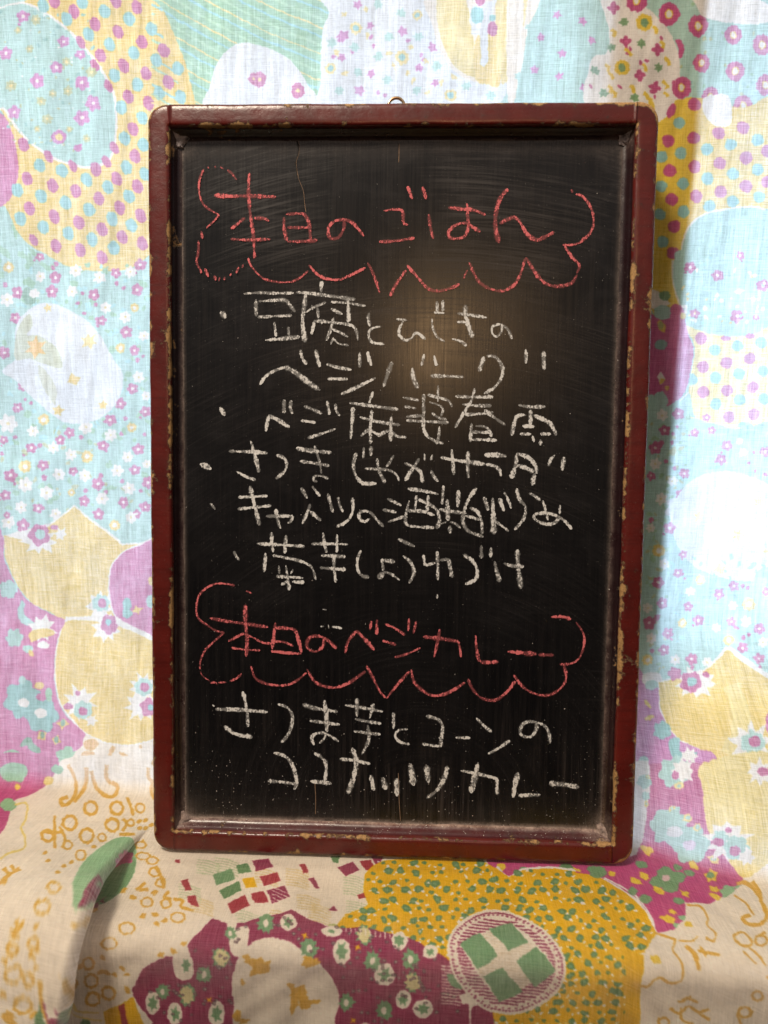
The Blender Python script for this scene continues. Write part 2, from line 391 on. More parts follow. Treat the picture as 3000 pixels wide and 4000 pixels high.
# first pass without the overlap finds where its edge runs on the bare surface
FV = np.array([0., 2.]); FU = np.array([-1., -1.]); FA = np.array([0., 0.])
_inv0 = make_inverse(False)
_fe = _inv0(np.array([(600, 3225), (520, 3300), (430, 3400), (330, 3520), (262, 3640), (205, 3760), (160, 3880), (125, 4000), (100, 4120)], float))
FV = np.concatenate([[0.0], _fe[:, 1], [2.0]]); FU = np.concatenate([[_fe[0, 0]], _fe[:, 0], [_fe[-1, 0] - .03]])
FA = np.concatenate([[0.0], [0.0, 0.006, 0.014, 0.022, 0.030, 0.036, 0.040, 0.042, 0.043], [0.043]])
inv = make_inverse(True)

# ------------------------------------------------------------------ the print on the cloth
TEX = 0.00028
TW, TH = int((U1 - U0) / TEX), int(VL / TEX)
JOBS = []          # (polygon in photo pixels, colour)
G = (0.0, 0.0, 1.0)
def frame(x0, y0, s):
    global G; G = (x0, y0, s)
def T(p):
    p = np.asarray(p, float).reshape(-1, 2); return np.stack([G[0] + p[:, 0] / G[2], G[1] + p[:, 1] / G[2]], -1)
def S2L(r, g, b): return tuple(c / 255 for c in (r, g, b))      # kept display-encoded, the image is sRGB
YEL = S2L(238, 204, 66); YELP = S2L(240, 216, 116); OCH = S2L(226, 176, 66); MUS = S2L(238, 184, 0)
MAG = S2L(196, 74, 134); MAGP = S2L(204, 112, 178); PNK = S2L(206, 92, 150); MAR = S2L(148, 42, 86); RED = S2L(168, 44, 66)
MNT = S2L(174, 212, 202); MNTD = S2L(138, 190, 182); TEA = S2L(140, 196, 194); GRN = S2L(118, 162, 118); GRD = S2L(96, 142, 96); GRP = S2L(150, 196, 150)
WHT = S2L(244, 238, 232); CRM = S2L(244, 232, 214); BLU = S2L(228, 230, 234); CYN = S2L(172, 222, 224); YG = S2L(186, 190, 120)
def poly(c, *pts):
    if isinstance(pts[0], str): pts = [tuple(map(float, q.split(','))) for q in pts[0].split()]
    JOBS.append((T(pts), c))
def smooth_closed(pts, n=6):
    p = np.asarray(pts, float); out = []
    N = len(p)
    for i in range(N):
        a, b, c, d = p[i - 1], p[i], p[(i + 1) % N], p[(i + 2) % N]
        for k in range(n):
            t = k / n
            out.append(0.5 * ((2 * b) + (-a + c) * t + (2 * a - 5 * b + 4 * c - d) * t * t + (-a + 3 * b - 3 * c + d) * t ** 3))
    return np.array(out)
def smooth_open(p, n=6):
    p = np.asarray(p, float)
    if len(p) < 3: return np.array([p[0] + (p[-1] - p[0]) * k / n for k in range(n + 1)])
    q = np.vstack([2 * p[0] - p[1], p, 2 * p[-1] - p[-2]]); out = []
    for i in range(1, len(q) - 2):
        a, b, c, d = q[i - 1], q[i], q[i + 1], q[i + 2]
        for k in range(n):
            t = k / n
            out.append(0.5 * ((2 * b) + (-a + c) * t + (2 * a - 5 * b + 4 * c - d) * t * t + (-a + 3 * b - 3 * c + d) * t ** 3))
    out.append(q[-2]); return np.array(out)
def P_(s): return [tuple(map(float, q.split(','))) for q in s.split()]
def blob(c, s): JOBS.append((T(smooth_closed(P_(s))), c))
def ell(c, x, y, rx, ry=None, rot=0.0, n=18, wob=0.05):
    ry = rx if ry is None else ry
    a = np.linspace(0, 2 * math.pi, n, endpoint=False); w = 1 + rng.normal(0, wob, n)
    X, Y = rx * np.cos(a) * w, ry * np.sin(a) * w; r = math.radians(rot)
    JOBS.append((T(np.stack([x + X * math.cos(r) - Y * math.sin(r), y + X * math.sin(r) + Y * math.cos(r)], -1)), c))
def petal(c, x, y, r, k=5, depth=0.25, rot=None, sq=1.0, n=30, sharp=1.0):
    a = np.linspace(0, 2 * math.pi, n, endpoint=False); rot = random.uniform(0, 6) if rot is None else rot
    m = np.abs(np.cos(k * (a + rot) / 2)) ** sharp
    R = r * (1 - depth + depth * m) * (1 + rng.normal(0, 0.04, n))
    JOBS.append((T(np.stack([x + R * np.cos(a), y + sq * R * np.sin(a)], -1)), c))
def star(c, x, y, r, k=7, inner=0.55, sq=1.0):
    a = np.linspace(0, 2 * math.pi, 2 * k, endpoint=False) + random.uniform(0, 6)
    R = np.where(np.arange(2 * k) % 2 == 0, r * rng.uniform(.85, 1.15, 2 * k), r * inner * rng.uniform(.85, 1.2, 2 * k))
    JOBS.append((T(np.stack([x + R * np.cos(a), y + sq * R * np.sin(a)], -1)), c))
def line(c, s, w, n=5, closed=False):
    p = P_(s) if isinstance(s, str) else s
    q = smooth_open(p, n); d = np.gradient(q, axis=0); d /= np.linalg.norm(d, axis=1)[:, None] + 1e-9
    nn = np.stack([-d[:, 1], d[:, 0]], -1); ww = w / 2 * (1 + rng.normal(0, .12, len(q)))[:, None]
    a, b = q + nn * ww, q - nn * ww
    for i in range(len(q) - 1):
        JOBS.append((T([a[i], a[i + 1], b[i + 1], b[i]]), c))
def ring(c, x, y, r, w, sq=1.0, inner=None):
    petal(c, x, y, r + w / 2, k=9, depth=0.10, sq=sq); petal(inner or CRM, x, y, r - w / 2, k=7, depth=0.08, sq=sq)
def M(*L, c=MAG, rs=1.0):           # magenta blossoms with a pale eye
    for q in L:
        x, y = q[0], q[1]; r = q[2] if len(q) > 2 else 48
        if r < 28: ell(c, x, y, r * rs, wob=.15)
        else:
            petal(c, x, y, r * 1.05 * rs, 5, 0.30, sq=random.uniform(.85, 1.1))
            if random.random() < .5: ell(c, x + random.uniform(-1, 1) * r * 1.3, y + random.uniform(.3, 1) * r * 1.3, r * .28, r * .2, random.uniform(0, 90))
            ell(WHT, x, y, r * .28)
def Wd(*L):
    for q in L:
        x, y = q[0], q[1]; r = q[2] if len(q) > 2 else 48
        petal(WHT, x, y, r * 1.08, 6, 0.34); ell(YELP, x, y, r * .18)
def Yd(*L):
    for q in L:
        x, y = q[0], q[1]; r = q[2] if len(q) > 2 else 46
        petal(YEL, x, y, r, 8, 0.16); ell(WHT, x, y, r * .42)
def dots(c, r, L, ry=None, rot=0):
    for q in L: ell(c, q[0], q[1], r, ry, rot, wob=.03)
def speckle(c, n, x0, y0, x1, y1, r0, r1):
    for _ in range(n): ell(c, random.uniform(x0, x1), random.uniform(y0, y1), random.uniform(r0, r1), random.uniform(r0, r1) * .7, random.uniform(0, 180), 8, .2)

# --- ground of the print, and filler well outside the picture
frame(0, 0, 1)
for _ in range(420):
    x, y = random.uniform(-800, 3800), random.uniform(-800, 3000)
    if -30 < x < 3030 and -30 < y < 3030: continue
    random.choice([M, Wd, Yd])((x, y, random.uniform(16, 26) if random.random() < .8 else 40))
for _ in range(90):
    x, y = random.uniform(-800, 3800), random.uniform(3050, 4900)
    if -30 < x < 3030 and y < 4030: continue
    ring(OCH, x, y, random.uniform(18, 34), 9)
blob(YEL, '-600,100 -300,0 -150,300 -300,700 -650,600'); blob(MAG, '3200,200 3500,100 3600,600 3300,800 3150,500'); blob(YEL, '3150,2500 3500,2400 3600,2900 3200,3000')

# --- top left: yellow band of dots round a mint egg
frame(0, 0, 1.659)
for i in range(34): 
    x = -60 + random.uniform(0, 1000); y = random.uniform(1450, 1750); ell(GRP, x, y, random.uniform(20, 60), random.uniform(12, 30), random.uniform(0, 90), wob=.2)
blob(YEL, '250,-60 960,-60 1040,70 1130,230 1195,400 1240,560 1270,700 1200,1000 1100,1300 1000,1600 870,1730 760,1760 640,1760 500,1745 400,1710 300,1650 190,1590 110,1500 30,1340 -60,1300 -60,600 20,640 60,300')
blob(PNK, '-80,700 20,750 75,850 110,1000 115,1150 70,1280 0,1345 -80,1345')
blob(WHT, '0,48 150,15 305,85 460,205 575,330 675,470 745,615 760,800 745,955 700,1052 582,1094 445,1074 322,1024 190,932 95,828 20,715 -60,690 -60,60')
blob(MNT, '0,60 150,30 300,100 450,220 560,340 660,480 730,620 745,800 730,950 690,1040 580,1080 450,1060 330,1010 200,920 110,820 30,700 -60,660 -60,80')
speckle(MNTD, 60, 0, 80, 600, 950, 6, 20); speckle(YG, 40, 0, 80, 640, 980, 5, 14); speckle(WHT, 30, 0, 80, 640, 980, 4, 10)
dots(MAG, 34, [(350,10),(475,75),(615,160),(765,210),(885,50),(750,10),(920,275),(1060,330),(800,430),(945,480),(1090,535),(650,360),(830,630),(960,670),(860,840),(875,1015),(755,1160),(890,1210),(640,1290),(775,1350),(910,1400),(490,1240),(340,1205),(175,1160),(150,940),(190,1355),(350,1405),(510,1445),(660,1490),(790,1540),(920,1580),(360,1595),(520,1625),(620,1100),(660,1670)], 47, -22)
dots(MAG, 24, [(520,275),(612,425),(700,560),(738,960),(686,1050),(470,1078),(315,1015),(1205,560),(215,1560)], 44, -30)
dots(TEA, 36, [(430,125),(530,20),(675,75),(835,125),(980,190),(570,225),(710,290),(865,345),(1010,395),(1150,445),(740,490),(890,550),(1030,605),(1170,630),(785,700),(920,765),(805,900),(820,1090),(700,1215),(835,1275),(560,1165),(400,1110),(255,1075),(575,1360),(725,1420),(850,1465),(425,1315),(265,1275),(130,1420),(280,1475),(440,1515),(595,1555),(735,1610),(925,940),(940,1130),(280,40),(110,1235)], 47, -22)
M((150,110,42),(410,270,38),(520,355,34),(365,440,42),(240,525,45),(530,540,46),(600,670,48),(530,765,50),(90,730,42),(505,960,26),(35,350,45), c=MAGP)
ring(MAGP, 380, 890, 36, 26, inner=YELP)
for q in ((115,200),(265,660),(340,610),(305,775),(240,840),(560,900),(440,590),(450,840),(70,560),(190,320),(430,400),(230,130),(590,470)): petal(YG, q[0], q[1], random.uniform(22, 38), 6, .3); ell(YELP, q[0], q[1], 10)
# --- striped field
blob(GRP, '1000,-80 1900,-120 2140,-60 2145,100 2092,210 2084,500 2160,700 2050,740 1990,560 1900,420 1790,340 1640,292 1560,282 1480,322 1402,422 1362,562 1370,700 1270,700 1240,560 1195,400 1130,230 1060,70')
for k in range(46):
    o = -900 + k * 58
    w = 15 if k % 3 else 9
    line((YELP, S2L(150, 208, 212), S2L(176, 214, 172))[k % 3], [(980, o), (1300, o + 190), (1700, o + 400), (2160, o + 590)], w, 3)
poly(YEL, '1060,70 1130,230 1195,400 1240,560 1270,700 1200,700 1120,420 1000,100')
dots(MAG, 34, [(1060,330),(1090,535)], 47, -22); dots(TEA, 36, [(1150,445),(1170,630)], 47, -22)
# the stripes run over what surrounds them, so lay the white egg and pale field again on top
blob(BLU, '1362,720 1358,560 1400,420 1480,320 1560,280 1640,285 1790,335 1900,415 1985,540 2050,720')
blob(BLU, '2140,-80 2130,90 2086,205 2080,500 2150,720 3200,720 3200,-80')
frame(1000, 0, 1.659)
ring(MAG, 20, 520, 28, 30, 1.2, YELP); ring(MAG, 270, 590, 28, 30, 1.2, YELP); ring(MAG, -20, 510, 20, 22, 1.2, YELP)
blob(CRM, '1130,-60 1800,-60 1760,200 1700,500 1590,540 1500,545 1420,535 1300,480 1220,380 1150,200')
blob(YELP, '1180,-60 1330,-60 1400,200 1420,400 1440,500 1330,470 1240,360 1180,180')
blob(YEL, '1440,220 1560,200 1580,540 1500,550 1430,520 1410,380'); blob(YELP, '1560,-60 1750,-60 1700,300 1590,540')
poly(BLU, '1400,40 1560,0 1520,120 1500,240 1505,400 1480,440 1455,420 1450,230 1395,230 1380,120')
ell(TEA, 1430, 100, 40, 60); ell(MAG, 1530, 190, 32, 48); ell(MAG, 1450, 8, 32, 30); ell(TEA, 1530, 120, 20, 22)
for q in ((655,35),(740,170),(565,235),(950,205),(555,375),(745,480),(1055,445),(1140,310),(1160,540),(670,590)): star(MAGP, q[0], q[1], random.uniform(30, 44), 5, .55)
for q in ((745,245),(620,340),(1070,360),(500,370),(790,600),(1080,390),(540,265),(985,265),(760,300),(835,620)): ell(MAGP, q[0], q[1], 11, 16, random.uniform(0, 90))
for q in ((645,185,42),(945,375,46),(480,445,38),(1045,100,32),(1260,620,42)): petal(YELP, q[0], q[1], q[2], 8, .2); ell(TEA, q[0], q[1], q[2] * .5)
for q in ((860,240),(490,280),(790,370),(850,520),(540,590),(660,470),(1170,430),(1040,590),(1360,560),(940,90),(790,30),(640,310),(1520,620),(1050,240)): star(MNT, q[0], q[1], 36, 6, .6)
for q in ((570,90),(710,65),(520,340),(890,430),(1020,525),(1110,600),(1100,400),(860,350),(1200,540),(1280,500),(980,480),(1000,310),(720,230),(570,480)): ell(YELP, q[0], q[1], 22, 12, random.uniform(0, 180), wob=.3)
# --- top right, over the window stile
frame(2000, 0, 1.659)
blob(CRM, '-30,-60 70,-60 60,300 20,640 -30,640')
for q in ((290,100),(455,140),(185,245),(515,265),(325,350),(145,455),(305,495),(465,570)): star(MAGP, q[0], q[1], 32, 5, .55)
for q in ((410,285),(585,130),(40,500),(200,590),(380,60),(110,180),(560,330)): star(MNT, q[0], q[1], 30, 6, .6)
blob(MNT, '860,-80 1900,-80 1900,720 1000,720 1020,500 1000,300 950,150')
for _ in range(40): ell(random.choice([GRP, MNTD, YG]), random.uniform(1050, 1640), random.uniform(0, 620), random.uniform(6, 14), random.uniform(6, 12), wob=.2)
blob(WHT, '560,-70 700,-60 900,75 1005,190 1070,330 1085,480 1060,700 500,700 498,440 540,360 610,345 625,200')
blob(WHT, '1140,-80 1500,-80 1700,120 1500,160 1260,120 1190,40')
for q in ((1015,95,62),(1205,170,58),(805,8,60),(1225,410,50),(1095,570,58),(1430,230,50),(1620,295,56),(1445,465,54),(1640,555,56),(1285,630,52),(1495,690,56),(1655,780,48)):
    petal(MAG, q[0], q[1], q[2] * 1.12, 11, .10, sq=1.12); ell(YEL, q[0], q[1], q[2] * .42, q[2] * .52); ell(WHT, q[0], q[1], q[2] * .3, q[2] * .4)
blob(MAG, '1055,262 1090,265 1112,310 1105,360 1082,378 1076,320')
for q in ((655,55),(735,270),(940,325),(825,490),(925,570)): petal(MAG, q[0], q[1], 40, 4, .45); ell(PNK, q[0] + 4, q[1], 10)
for q in ((870,395),(965,250),(695,565),(508,560),(740,310),(765,320),(830,410),(750,350),(905,600),(925,632)): ell(MAG, q[0], q[1], 17, 9, random.uniform(0, 90))
for q in ((855,150,58),(710,440,52)): petal(YEL, q[0], q[1], q[2], 12, .18); ell(GRN, q[0], q[1], q[2] * .42, q[2] * .5)
for q in ((725,145),(835,280),(950,440),(590,605),(640,310),(535,460),(790,635)): star(GRN, q[0], q[1], 33, 6, .6)
for q in ((660,215),(930,195),(750,340),(640,490),(620,440),(860,440),(1005,400),(990,550),(640,580),(870,625),(1000,620),(780,580),(975,290),(660,610)): line(YEL, [(q[0] - 18, q[1] - 22), (q[0] + 4, q[1]), (q[0] + random.uniform(-14, 22), q[1] + 26)], 22, 3)
# --- right yellow dot fields
blob(YEL, '1040,660 1240,640 1500,700 1760,640 1760,1330 1640,1350 1500,1340 1300,1370 1180,1430 1110,1550 1090,1640 1085,1800 1140,1950 900,2000 880,700 960,780')
blob(WHT, '930,640 1045,640 1030,700 985,770 930,790'); blob(WHT, '1240,640 1400,620 1420,800 1330,820 1250,760'); 
dots(MAG, 41, [(1180,680),(1010,915),(1175,895),(1020,1110),(1180,1085),(1035,1295),(1190,1275),(1047,1470),(1040,1640),(1335,865),(1495,830),(1345,1060),(1515,1025),(1350,1245),(1515,1210),(1655,980),(1655,1180)])
ell(MAG, 1030, 720, 26, 46, 20)
dots(TEA, 39, [(1080,800),(1092,995),(1105,1190),(1108,1375),(975,1570),(965,1210),(955,1390),(965,1020),(1260,970),(1415,940),(1590,910),(1265,1160),(1430,1130),(1590,1100),(1275,1340),(1430,1310),(1600,1280)])
blob(MNT, '1095,1700 1110,1560 1180,1440 1300,1382 1500,1352 1640,1362 1800,1340 1800,2100 1200,2100')
line(WHT, '1090,1700 1105,1555 1180,1432 1300,1374 1500,1345 1640,1356', 12)
frame(2400, 1000, 2.2117)
blob(MNT, '510,40 620,-60 1450,-60 1450,650 1200,672 1000,692 760,655 620,600 545,380 500,200')
line(WHT, '500,40 497,200 542,380 615,520', 16)
M((650,100,50),(890,170,52),(1280,260,60),(690,500,45),(1055,525,58),(1220,535,30),(1085,0,36)); speckle(WHT, 26, 560, 100, 1300, 600, 12, 34); speckle(YELP, 14, 560, 100, 1300, 600, 8, 20); speckle(CYN, 30, 640, 0, 1320, 620, 10, 30)
blob(YELP, '600,610 760,658 1000,698 1200,678 1450,630 1450,1380 1327,1420 1100,1500 900,1460 700,1400 640,1200 690,800')
dots(MAG, 50, [(745,715),(765,960),(765,1180),(965,925),(970,1165),(985,1390),(1165,890),(1195,1135),(1200,1370)]); dots(MAG, 42, [(960,715),(1170,695)], 22)
dots(TEA, 49, [(865,815),(870,1055),(875,1280),(1060,780),(1075,1020),(1080,1245),(1265,750),(1280,1000),(1290,1240),(1110,1480),(670,1070)])
blob(MNT, '200,1180 330,1290 520,1270 640,1180 700,1395 900,1462 1100,1505 1327,1425 1500,1380 1500,2300 200,2300')
line(WHT, '560,1262 640,1180', 12); line(YELP, '640,1390 800,1430 1000,1480 1100,1495', 10)
speckle(GRP, 40, 300, 1350, 640, 2200, 10, 30); speckle(CYN, 60, 560, 1450, 1320, 1950, 14, 40); speckle(YG, 12, 300, 1400, 600, 2200, 12, 26)
blob(WHT, '300,300 380,310 470,400 480,420 350,460 250,420'); ell(GRN, 430, 345, 48, 44)
blob(PNK, '250,470 345,520 470,470 505,425 562,430 600,480 605,560 640,700 680,800 655,1000 605,1180 520,1262 430,1300 330,1200 250,1150')
ell(MNT, 415, 490, 78, 66); ell(MAG, 530, 465, 50, 46); ell(MNTD, 400, 770, 55, 46); ell(MNT, 395, 1245, 66, 74)
poly(YEL, '360,570 395,550 445,610 435,665 380,640'); ell(YG, 395, 600, 28, 36); poly(WHT, '365,1050 400,995 440,1070 400,1120'); poly(YEL, '395,1060 440,1075 385,1125'); ell(YEL, 450, 1142, 22, 20); ell(YELP, 590, 520, 26, 30)
M((430,1510,52),(350,1660,56),(315,1900,40),(550,1365,50),(570,2065,48),(690,1530,38),(840,1510,38),(970,1640,48),(920,1760,48),(600,1880,46),(1300,1690,50),(790,1400,36),(495,1615,18),(445,1775,20),(515,1840,18),(540,1475,15),(1200,1700,15),(1160,1790,15),(1215,1855,15),(1300,1890,18),(505,1540,16),(400,1620,26))
Wd((410,1380,52),(350,1800,50),(400,2100,50),(500,1950,45),(1110,1700,36),(1080,1600,30)); ell(YG, 510, 1690, 24, 40)
blob(BLU, '500,2260 530,2100 640,1960 800,1880 1000,1862 1200,1920 1400,2030 1500,2300')
frame(2400, 2000, 2.2117)
blob(BLU, '520,-120 485,0 490,150 560,330 700,480 900,560 1150,600 1250,500 1400,400 1400,-120')
star(YEL, 1245, -90, 58, 5, .5); star(YELP, 730, 40, 55, 5, .5); star(YEL, 1065, 200, 60, 5, .5); star(YELP, 915, 490, 58, 4, .6); ell(YEL, 1310, 340, 30, 16)
speckle(GRP, 30, 270, 0, 460, 1400, 12, 34); speckle(YG, 16, 270, 0, 440, 1400, 10, 24); speckle(CYN, 50, 460, 350, 1300, 1150, 10, 34)
M((475,140,50),(375,610,54),(410,790,48),(300,960,54),(425,1195,48),(665,1275,52),(590,370,34),(550,530,44),(635,820,40),(725,940,48),(460,1050,48),(900,710,44),(1030,640,48),(1010,950,44),(1250,1010,48),(1105,1175,48),(1250,1270,48),(1310,690,40),(315,70,22),(365,915,25),(320,1200,20),(1105,640,18),(1150,655,18),(1115,1090,18),(1160,1065,16),(1125,1280,15),(1255,1335,15),(1040,1000,15),(670,1350,20),(640,1370,15))
Yd((380,335,58),(740,590,45),(1160,800,60),(585,960,42),(985,1110,50),(285,1280,48)); Wd((430,450,45),(285,830,45),(315,1095,45),(525,1280,45),(800,1300,45),(1135,950,50),(1280,1130,45),(1165,560,40),(1020,810,40),(310,140,40),(650,690,44),(880,1000,40))
poly(WHT, (960, 1165), (1000, 1165), (1450, 1480), (1450, 2400), (900, 2400), (520, 1960), (365, 1700), (365, 1470), (770, 1370))
poly(YEL, '980,1190 1100,1300 1327,1445 1500,1560 1500,2900 940,2900 870,2300 860,2160 820,2080 640,2010 560,1960 450,1840 395,1690 380,1480 560,1440 780,1380')
line(YELP, '1010,1500 1100,1800 1000,2100', 160, 4)
blob(MAGP, '150,1400 260,1420 300,1530 375,1530 385,1700 455,1850 560,1975 700,2040 870,2110 850,2300 800,2500 150,2500')
ell(WHT, 320, 1440, 90, 60); star(WHT, 700, 1480, 190, 9, .6, .75); petal(MAG, 520, 1400, 60, 5, .3); petal(MAG, 660, 1475, 95, 5, .22); ell(MNTD, 665, 1470, 44); ell(MAG, 790, 1405, 30, 22); ell(MAG, 690, 1395, 14); ell(MNT, 320, 1500, 58, 44)
ell(YEL, 285, 1662, 18, 42, -40); ell(YEL, 300, 1780, 44, 18, -15); petal(TEA, 410, 1890, 85, 6, .25); blob(TEA, '470,1980 560,1950 560,2060 640,2090 720,2080 640,2140 520,2130 480,2080'); star(WHT, 640, 2110, 80, 7, .6); ell(MNT, 250, 2150, 44)
star(WHT, 1180, 2000, 190, 9, .62); petal(MNT, 1195, 1995, 110, 7, .2); ell(MAG, 1210, 1985, 50); star(WHT, 1260, 2200, 150, 8, .6); petal(MAG, 1270, 2170, 80, 6, .25); ell(TEA, 1280, 2180, 30); blob(MAG, '1310,1780 1400,1700 1400,1980 1320,1900')
# --- left mint field of blossoms
frame(0, 1000, 2.2117)
speckle(GRP, 120, 0, 60, 1330, 2200, 12, 46); speckle(YG, 34, 0, 1500, 1330, 2200, 12, 30); speckle(CYN, 70, 0, 60, 1330, 1700, 14, 40)
M((475,190,50),(445,310,54),(150,320,54),(810,340,50),(870,560,50),(1090,660,54),(1210,80,54),(1000,150,44),(1180,295,50),(35,840,50),(1160,820,40),(1145,1150,50),(190,1130,40),(150,1310,45),(1040,1280,48),(950,1420,54),(1255,1345,50),(600,1530,45),(520,1590,45),(270,1660,50),(890,1640,50),(1195,1670,54),(370,1810,50),(90,1900,62),(630,1860,40),(1165,1850,50),(845,1970,54),(1275,1960,50),(45,2070,50),(725,2120,45),(1065,2130,45),(330,2180,50),(1255,2170,50),(30,1590,40),(130,540,50),(340,10,40),
  (45,255,20),(455,105,18),(485,70,18),(670,410,18),(725,500,15),(710,325,15),(1010,240,18),(1065,280,18),(825,420,18),(1190,900,20),(1235,870,12),(215,1240,15),(265,1270,15),(700,1570,18),(1080,1405,18),(1045,1540,18),(1250,1545,15),(345,1640,20),(380,1920,25),(1055,1945,20),(870,1900,20),(1215,2030,15),(740,2030,20),(915,2045,18),(15,1710,18),(130,1570,18))
Wd((345,180,45),(650,130,54),(855,190,54),(1125,140,50),(620,310,50),(910,450,50),(1080,530,50),(1240,690,45),(1195,1050,50),(1260,1210,40),(740,1480,60),(955,1550,54),(285,1515,50),(70,1450,80),(460,1660,50),(610,1720,50),(1100,1740,50),(1010,1855,54),(510,1890,54),(730,1900,54),(220,1980,66),(400,2050,58),(1115,2010,54),(880,2100,54),(60,380,60),(1265,1800,40),(180,2170,50),(300,330,40))
Yd((70,100,50),(1160,450,40),(1040,800,45),(375,1415,50),(1135,1485,45),(750,1735,54),(215,1820,58),(615,2045,35))
blob(BLU, '130,640 200,500 330,420 450,412 600,470 750,560 860,680 930,800 990,910 1050,1000 1060,1130 1000,1280 870,1400 720,1450 560,1440 420,1350 250,1200 150,1090 20,1010 60,950 130,880')
blob(S2L(206, 208, 172), '130,890 135,700 190,560 250,500 280,590 230,690 330,690 480,790 530,900 525,970 400,940 250,890'); blob(S2L(212, 212, 184), '330,950 400,1000 480,1140 470,1290 410,1200 350,1090')  # grey-green patches: backlight dulled where cloth touches something, painted into the print
ell(GRN, 250, 350, 56, 80, -20); ell(WHT, 285, 330, 36); 
star(YELP, 770, 735, 75, 6, .5); star(MUS, 305, 790, 95, 6, .5); star(YEL, 635, 1070, 62, 4, .6); star(YEL, 890, 1290, 44, 5, .5); star(YEL, 500, 1340, 52, 5, .5); star(YEL, 410, 455, 38, 5, .5)
# --- lower left: yellow scallops, pink field
frame(0, 2000, 2.2117)
M((850,20,50),(1180,20,40)); Yd((990,115,48)); Wd((1130,50,50),(480,20,50),(70,90,60)); M((200,120,56),(60,30,30))
poly(WHT, '640,-60 735,20 965,190 1060,275 1400,245 1400,1180 560,1000 20,210 440,95')
poly(YEL, '640,-40 725,35 950,205 1050,292 1400,262 1400,1160 1330,1130 1000,1010 560,960 450,880 280,795 180,690 100,545 40,385 35,205 240,260 430,120')
blob(WHT, '1400,282 1200,280 1052,350 957,465 930,620 945,785 988,910 1092,1015 1400,1135')
blob(PNK, '1400,298 1200,295 1060,360 970,470 945,620 960,780 1000,900 1100,1000 1400,1115')
poly(WHT, '570,905 1010,905 1400,1120 1400,1980 1200,2015 1080,2030 900,2000 730,1930 610,1800 505,1650 465,1400 475,1200 505,1050')
blob(YEL, '590,940 900,960 1100,1020 1330,1125 1450,1160 1450,1930 1330,1960 1200,1998 1080,2010 900,1980 740,1905 620,1780 520,1640 480,1400 490,1200 525,1050')
blob(PNK, '-80,220 30,235 30,385 92,548 172,690 272,790 440,885 560,940 510,1050 475,1200 465,1400 505,1650 605,1800 735,1925 690,2040 600,2090 500,2212 340,2400 -80,2400')
star(WHT, 340, 240, 170, 9, .55, .85); petal(MAG, 340, 200, 98, 5, .25); ell(MNT, 345, 195, 44); ell(MAG, 470, 135, 32, 22); star(WHT, 520, 190, 70, 6, .5)
star(WHT, 860, 830, 120, 8, .6, 1.3); star(WHT, 920, 1010, 130, 8, .6); petal(MNT, 870, 790, 80, 7, .2); ell(MAG, 880, 790, 36, 42); petal(MAG, 940, 975, 74, 5, .2, sq=1.25); ell(TEA, 935, 955, 28)
ell(MNTD, 1095, 800, 40, 56); ell(MNTD, 1095, 875, 44, 46); star(YEL, 1185, 850, 48, 4, .5); ell(YEL, 1305, 600, 26, 40); ell(MNT, 1310, 775, 50, 60)
star(WHT, 680, 1650, 170, 9, .55); petal(MNT, 715, 1715, 84, 6, .2); ell(MAG, 715, 1725, 36); ell(MAG, 670, 1565, 22); ell(MAG, 590, 1682, 40, 28); star(WHT, 790, 1800, 60, 6, .5)
star(WHT, 1230, 1520, 130, 9, .6); star(WHT, 1220, 1680, 140, 9, .6); petal(MNT, 1240, 1515, 84, 7, .2); ell(MAG, 1248, 1515, 40); petal(MAG, 1285, 1690, 80, 5, .25); ell(TEA, 1300, 1690, 28)
petal(MNT, 70, 670, 88, 5, .25); blob(MNT, '180,770 215,800 205,880 260,930 300,960 240,985 180,950 150,880'); petal(MNT, 120, 1090, 84, 6, .3); star(WHT, 360, 1010, 130, 8, .6); blob(YEL, '250,1050 350,1010 450,1020 460,1070 350,1090 270,1130'); ell(MAG, 225, 1110, 34); ell(MNT, 240, 1185, 46, 34); ell(YEL, 268, 1220, 30, 18, 60); ell(WHT, 370, 1150, 56, 34)
petal(MNTD, 190, 1620, 170, 6, .28, .3); petal(MNTD, 360, 1760, 160, 6, .28, 1.0); ell(WHT, 200, 1650, 50, 40); ell(WHT, 350, 1740, 54, 44); ell(MNT, 190, 1455, 30, 34); ell(YEL, 335, 1500, 44, 32); ell(GRP, 420, 1580, 30, 60); ell(MAG, 340, 1600, 30)
for x, y in ((365, 1935), (540, 1830), (485, 1975)): star(YEL, x, y, 52, 4, .6); ell(GRN, x, y - 5, 18, 30)
blob(GRN, '210,1960 260,1950 300,2010 345,2050 330,2085 260,2060 230,2020 170,2030'); ell(GRP, 90, 2150, 110, 90); petal(GRP, 580, 2120, 100, 5, .3); ell(YEL, 440, 2175, 46, 34)
blob(CRM, '740,1930 900,2002 1080,2030 1330,1978 1450,1960 1450,2500 480,2500 560,2250 640,2090 700,2050')
blob(OCH, '720,1990 800,1960 850,2010 800,2060 740,2050'); blob(OCH, '710,2080 790,2070 820,2110 770,2212 730,2240 700,2150'); line(OCH, '985,2030 950,2090 920,2212', 36); line(OCH, '1030,2080 1090,2110 1130,2130', 26); ell(OCH, 1210, 2030, 14); ell(OCH, 1330, 2170, 26)
